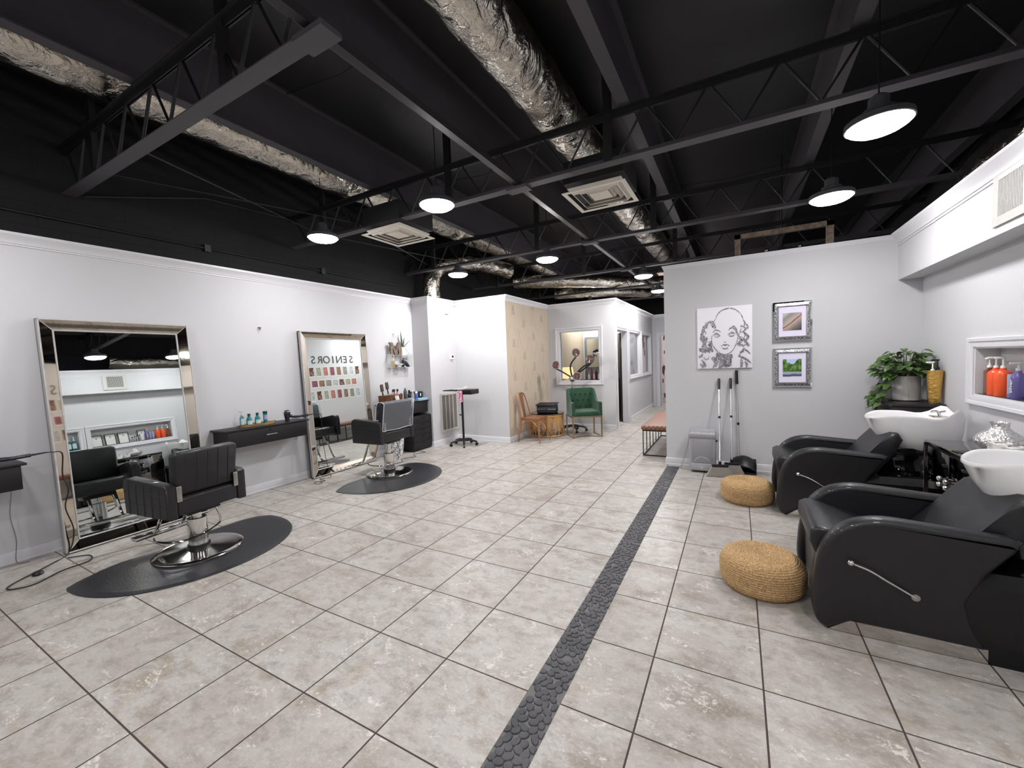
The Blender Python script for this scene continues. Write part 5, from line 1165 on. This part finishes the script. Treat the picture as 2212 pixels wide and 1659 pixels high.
for k, (x, y, r) in enumerate(((2.76, 3.14, .055), (2.77, 3.02, .05))):
    t = thing('marble_canister', ['round white marble canister next to the mosaic vase', 'round white marble canister partly behind the near bowl'][k], 'canister', (x, y, .75))
    MB().lathe([(0, 0), (r, 0), (r, .085), (r*.92, .09), (r*.8, .082), (0, .08)], n=32).build('canister_body', MARBLE, t); MB().lathe([(0, .085), (r*.5, .086), (r*.5, .094), (0, .096)], n=20).build('lid_knob', CHROME, t)
t = thing('black_tray', 'thin black tray on the mirrored cabinet in front of the canisters', 'tray', (2.665, 3.16, .75), math.radians(20)); MB().box(-.07, .05, -.1, .1, 0, .006, .002).build('tray_plate', BLKP, t)
# corner cabinet, plant, gold bottle
t = thing('corner_cabinet', 'tall black drawer cabinet in the right corner holding the plant', 'cabinet', (2.78, 4.87, 0))
MB().box(-.18, .18, -.29, .29, .03, .90, .004).build('case', BLK, t); MB().box(-.195, .19, -.305, .305, .90, .93, .004).build('top', pm('worn_black_top', (40, 36, 38), .3), t)
for k in range(3): d_ = MB().box(-.192, -.18, -.27, .27, .08+k*.27, .32+k*.27, .003).build('drawer', BLK, t); MB().ball((-.205, 0, .2+k*.27), .016).build('knob', CHROME, d_)
t = thing('pothos_plant', 'trailing pothos plant in a grey glass pot on the corner cabinet', 'potted plant', (2.79, 4.93, .93))
MB().lathe([(.0, 0), (.1, 0), (.105, .01), (.105, .25), (.098, .25), (.096, .02), (0, .015)], n=32).build('pot', pm('grey_glass_pot', (182, 180, 178), .2, coat=.3), t); MB().lathe([(0, .2), (.096, .2), (.096, .235), (0, .24)], n=24).build('soil', pm('soil', (36, 28, 22), .9), t)
MB().lathe([(0, 0), (.13, 0), (.14, .012), (.13, .01), (0, .006)], n=32).build('saucer', BRUSHED, t)
random.seed(21)
fol = MB(); stems = MB()
def leafm(q, base, d, up, L, Wd):
    d = Vector(d).normalized(); up = Vector(up); up = (up-d*up.dot(d)).normalized(); s = d.cross(up)
    half = [(0, 0), (.08, .3), (.25, .46), (.45, .48), (.7, .32), (.9, .12), (1, 0)]
    base = Vector(base)
    for sg in (-1, 1):
        for (a, b), (c, e) in zip(half, half[1:]):
            def pt(l_, w__): return base+d*(l_*L)+s*(sg*w__*Wd)+up*(w__*Wd*.35-(l_**2)*L*.25)
            vs = [pt(a, 0), pt(c, 0), pt(c, e), pt(a, b)]
            vs2 = [];
            for v in vs:
                if not vs2 or (v-vs2[-1]).length > 1e-6: vs2.append(v)
            if len(vs2) >= 3: q.poly(vs2)
for k in range(150):
    a = random.uniform(0, 2*PI); el = random.uniform(0, 1); rr_ = .03+.2*math.sqrt(random.random())
    p = Vector((rr_*math.cos(a)*1.0, rr_*math.sin(a)*.95, .25+.32*el*(1-(rr_/.3)**2)+random.uniform(-.04, .03)))
    if p.x > .15: p.x = random.uniform(-.1, .15)
    if p.y > .22: p.y = .2
    d = Vector((math.cos(a)*.8+random.uniform(-.3, .3), math.sin(a)*.8+random.uniform(-.3, .3)-.15, random.uniform(-.45, .25)))
    L = random.uniform(.075, .115); e_ = p+d.normalized()*L
    if e_.x > .175 or e_.y > .25: d = Vector((-abs(d.x), -abs(d.y), d.z))
    leafm(fol, p, d, (0, -.2, 1), L, L*.72)
    stems.tube([(p.x*.2, p.y*.2, .22), (p.x*.7, p.y*.7, .22+(p.z-.22)*.7), tuple(p)], .002, 4)
for k in range(24):
    a = random.uniform(PI*.75, PI*1.35); y_ = random.uniform(-.2, .12); pts = [(-.05, y_*.3, .25), (-.12, y_*.6, .27), (-.17, y_*.8, .16), (-.2-random.uniform(0, .06), y_, .05), (-.22-random.uniform(.0, .1), y_+.02, random.uniform(-.12, .05))]
    P = smoothpath(pts, 4); stems.tube(P, .0024, 5)
    for j in range(5, len(P), 3):
        sd = random.choice((-1, 1)); leafm(fol, P[j], (random.uniform(-.9, -.1), sd*random.uniform(.2, .8)-.2, random.uniform(-.7, .1)), (0, -.4, 1), random.uniform(.055, .09), .055)
fol.build('foliage', LEAF, t, smooth=0, fix=False); stems.build('stem', STEM, t)
MB().tube([(-.02, -.11, .0), (-.02, -.11, .26)], .003, 6).build('support_stick', pm('pale_stick', (200, 190, 150), .6), t)
t = thing('gold_bottle_holder', 'embossed gold vase holding pump bottles on the corner cabinet', 'container', (2.915, 4.65, .931))
MB().lathe([(0, 0), (.035, 0), (.04, .01), (.052, .2), (.058, .3), (.06, .31), (.052, .305), (.045, .05), (0, .05)], n=36).build('container_body', GOLD, t, smooth=60)
bottle('pump_bottle', 'white topped pump bottle inside the gold container', (2.895, 4.64, .985), rprof(.018, .24), WHITEP, pump=(.25, .09, WHITEP))
bottle('pump_bottle', 'black topped pump bottle inside the gold container', (2.935, 4.66, .985), rprof(.018, .25), ACRYL, pump=(.26, .1, BLKP))
# niche contents
bx, bz = 3.035, 1.0745
bottle('pump_bottle', 'amber rectangular pump bottle at the far end of the wall niche', (bx+.005, 4.035, bz), rprof(.035, .2, .02, .016), pm('amber_plastic', (120, 60, 30), .2, coat=.4), pump=(.21, .08, WHITEP), labelbox=None, n=4, rz=math.radians(45))
for k, y in enumerate((3.93, 3.835)):
    bottle('pump_bottle', ['large orange pump bottle next to the amber one in the niche', 'large orange pump bottle beside the lilac tubes in the niche'][k], (bx, y, bz), rprof(.046, .2, .035, .018, .012), ORANGE, pump=(.212, .085, WHITEP), labelbox=(.046, .05, .12, pm('orange_label', (226, 120, 90), .5)))
for k, y in enumerate((3.745, 3.69)):
    bottle('tube', ['grey lilac tube left of the purple bottle in the niche', 'pale lilac tube touching the purple bottle in the niche'][k], (bx+.01, y, bz), [(0, 0), (.022, 0), (.023, .15), (.022, .17), (0, .17)], pm('lilac_tube', (150, 150, 178), .4), cat='tube', cap=[(0, -.001), (.0235, -.001), (.0235, .03), (0, .03)], capmat=pm('lilac_cap', (110, 110, 150), .4))
t = bottle('bottle', 'purple bottle lettered silver in the niche', (bx-.005, 3.63, bz), rprof(.036, .19, .04, .014), pm('purple_plastic', (92, 84, 140), .3), pump=(.2, .06, pm('grey_pump', (190, 190, 196), .4)))
text_obj('label_text', 'silver', .045, pm('cream_letter', (228, 224, 180), .5), t, (-.0365, -.003, .09), (0, -PI/2, -PI/2+PI), .0008).rotation_euler = (0, -PI/2, 0)
for k, y in enumerate((3.50, 3.455, 3.41, 3.365)):
    bottle('bottle', 'small silver bottle in the niche row, %s counting from the purple bottle' % ['first', 'second', 'third', 'fourth'][k], (bx, y, bz), rprof(.018, .12-.012*k, .02, .01), pm('silver_bottle', (168, 168, 170), .3, metal=.5), cap=[(0, .12-.012*k), (.011, .12-.012*k), (.01, .15-.012*k), (0, .15-.012*k)], capmat=BLKP)
for k, y in enumerate((3.555, 3.235, 3.02, 2.80)):
    t = thing('certificate_frame', ['black framed card behind the purple bottle in the niche', 'black framed certificate in the niche, next to the silver bottles', 'black framed certificate in the niche, middle of three', 'black framed certificate at the near end of the niche'][k], 'framed certificate', (3.06, y, 1.0745)); t.rotation_euler = (0, math.radians(10), 0)
    w_ = .09 if k else .075; hh = .25
    q = MB(); q.box(-.01, .005, -w_, -w_+.012, 0, hh).box(-.01, .005, w_-.012, w_, 0, hh).box(-.01, .005, -w_, w_, 0, .012).box(-.01, .005, -w_, w_, hh-.012, hh); q.build('frame', BLKP, t, smooth=0)
    MB().box(-.004, 0, -w_+.01, w_-.01, .01, hh-.01).build('paper', pm('certificate_paper', (205, 203, 200), .6), t, smooth=0); MB().lathe([(0, 0), (.014, 0), (0, .001)], n=16).build('seal', pm('grey_seal', (110, 110, 112), .5), t, loc=(-.0045, .0, .18), rot=(0, -PI/2, 0))
for k, y in enumerate((2.45, 2.37)):
    bottle('pump_bottle', 'teal pump bottle in the second niche, %s' % ['nearest the divider', 'second from the divider'][k], (bx, y, bz), rprof(.036, .19, .02, .016), pm('deep_teal', (20, 92, 96), .3), pump=(.2, .08, WHITEP), labelbox=(.036, .04, .14, LABELW), rz=PI)
bottle('bottle', 'pale blue bottle at the far left of the second niche in the mirror', (bx, 2.29, bz), rprof(.028, .15), pm('pale_blue_plastic', (130, 150, 180), .3), cap=[(0, .16), (.012, .16), (.012, .19), (0, .19)], capmat=WHITEP)
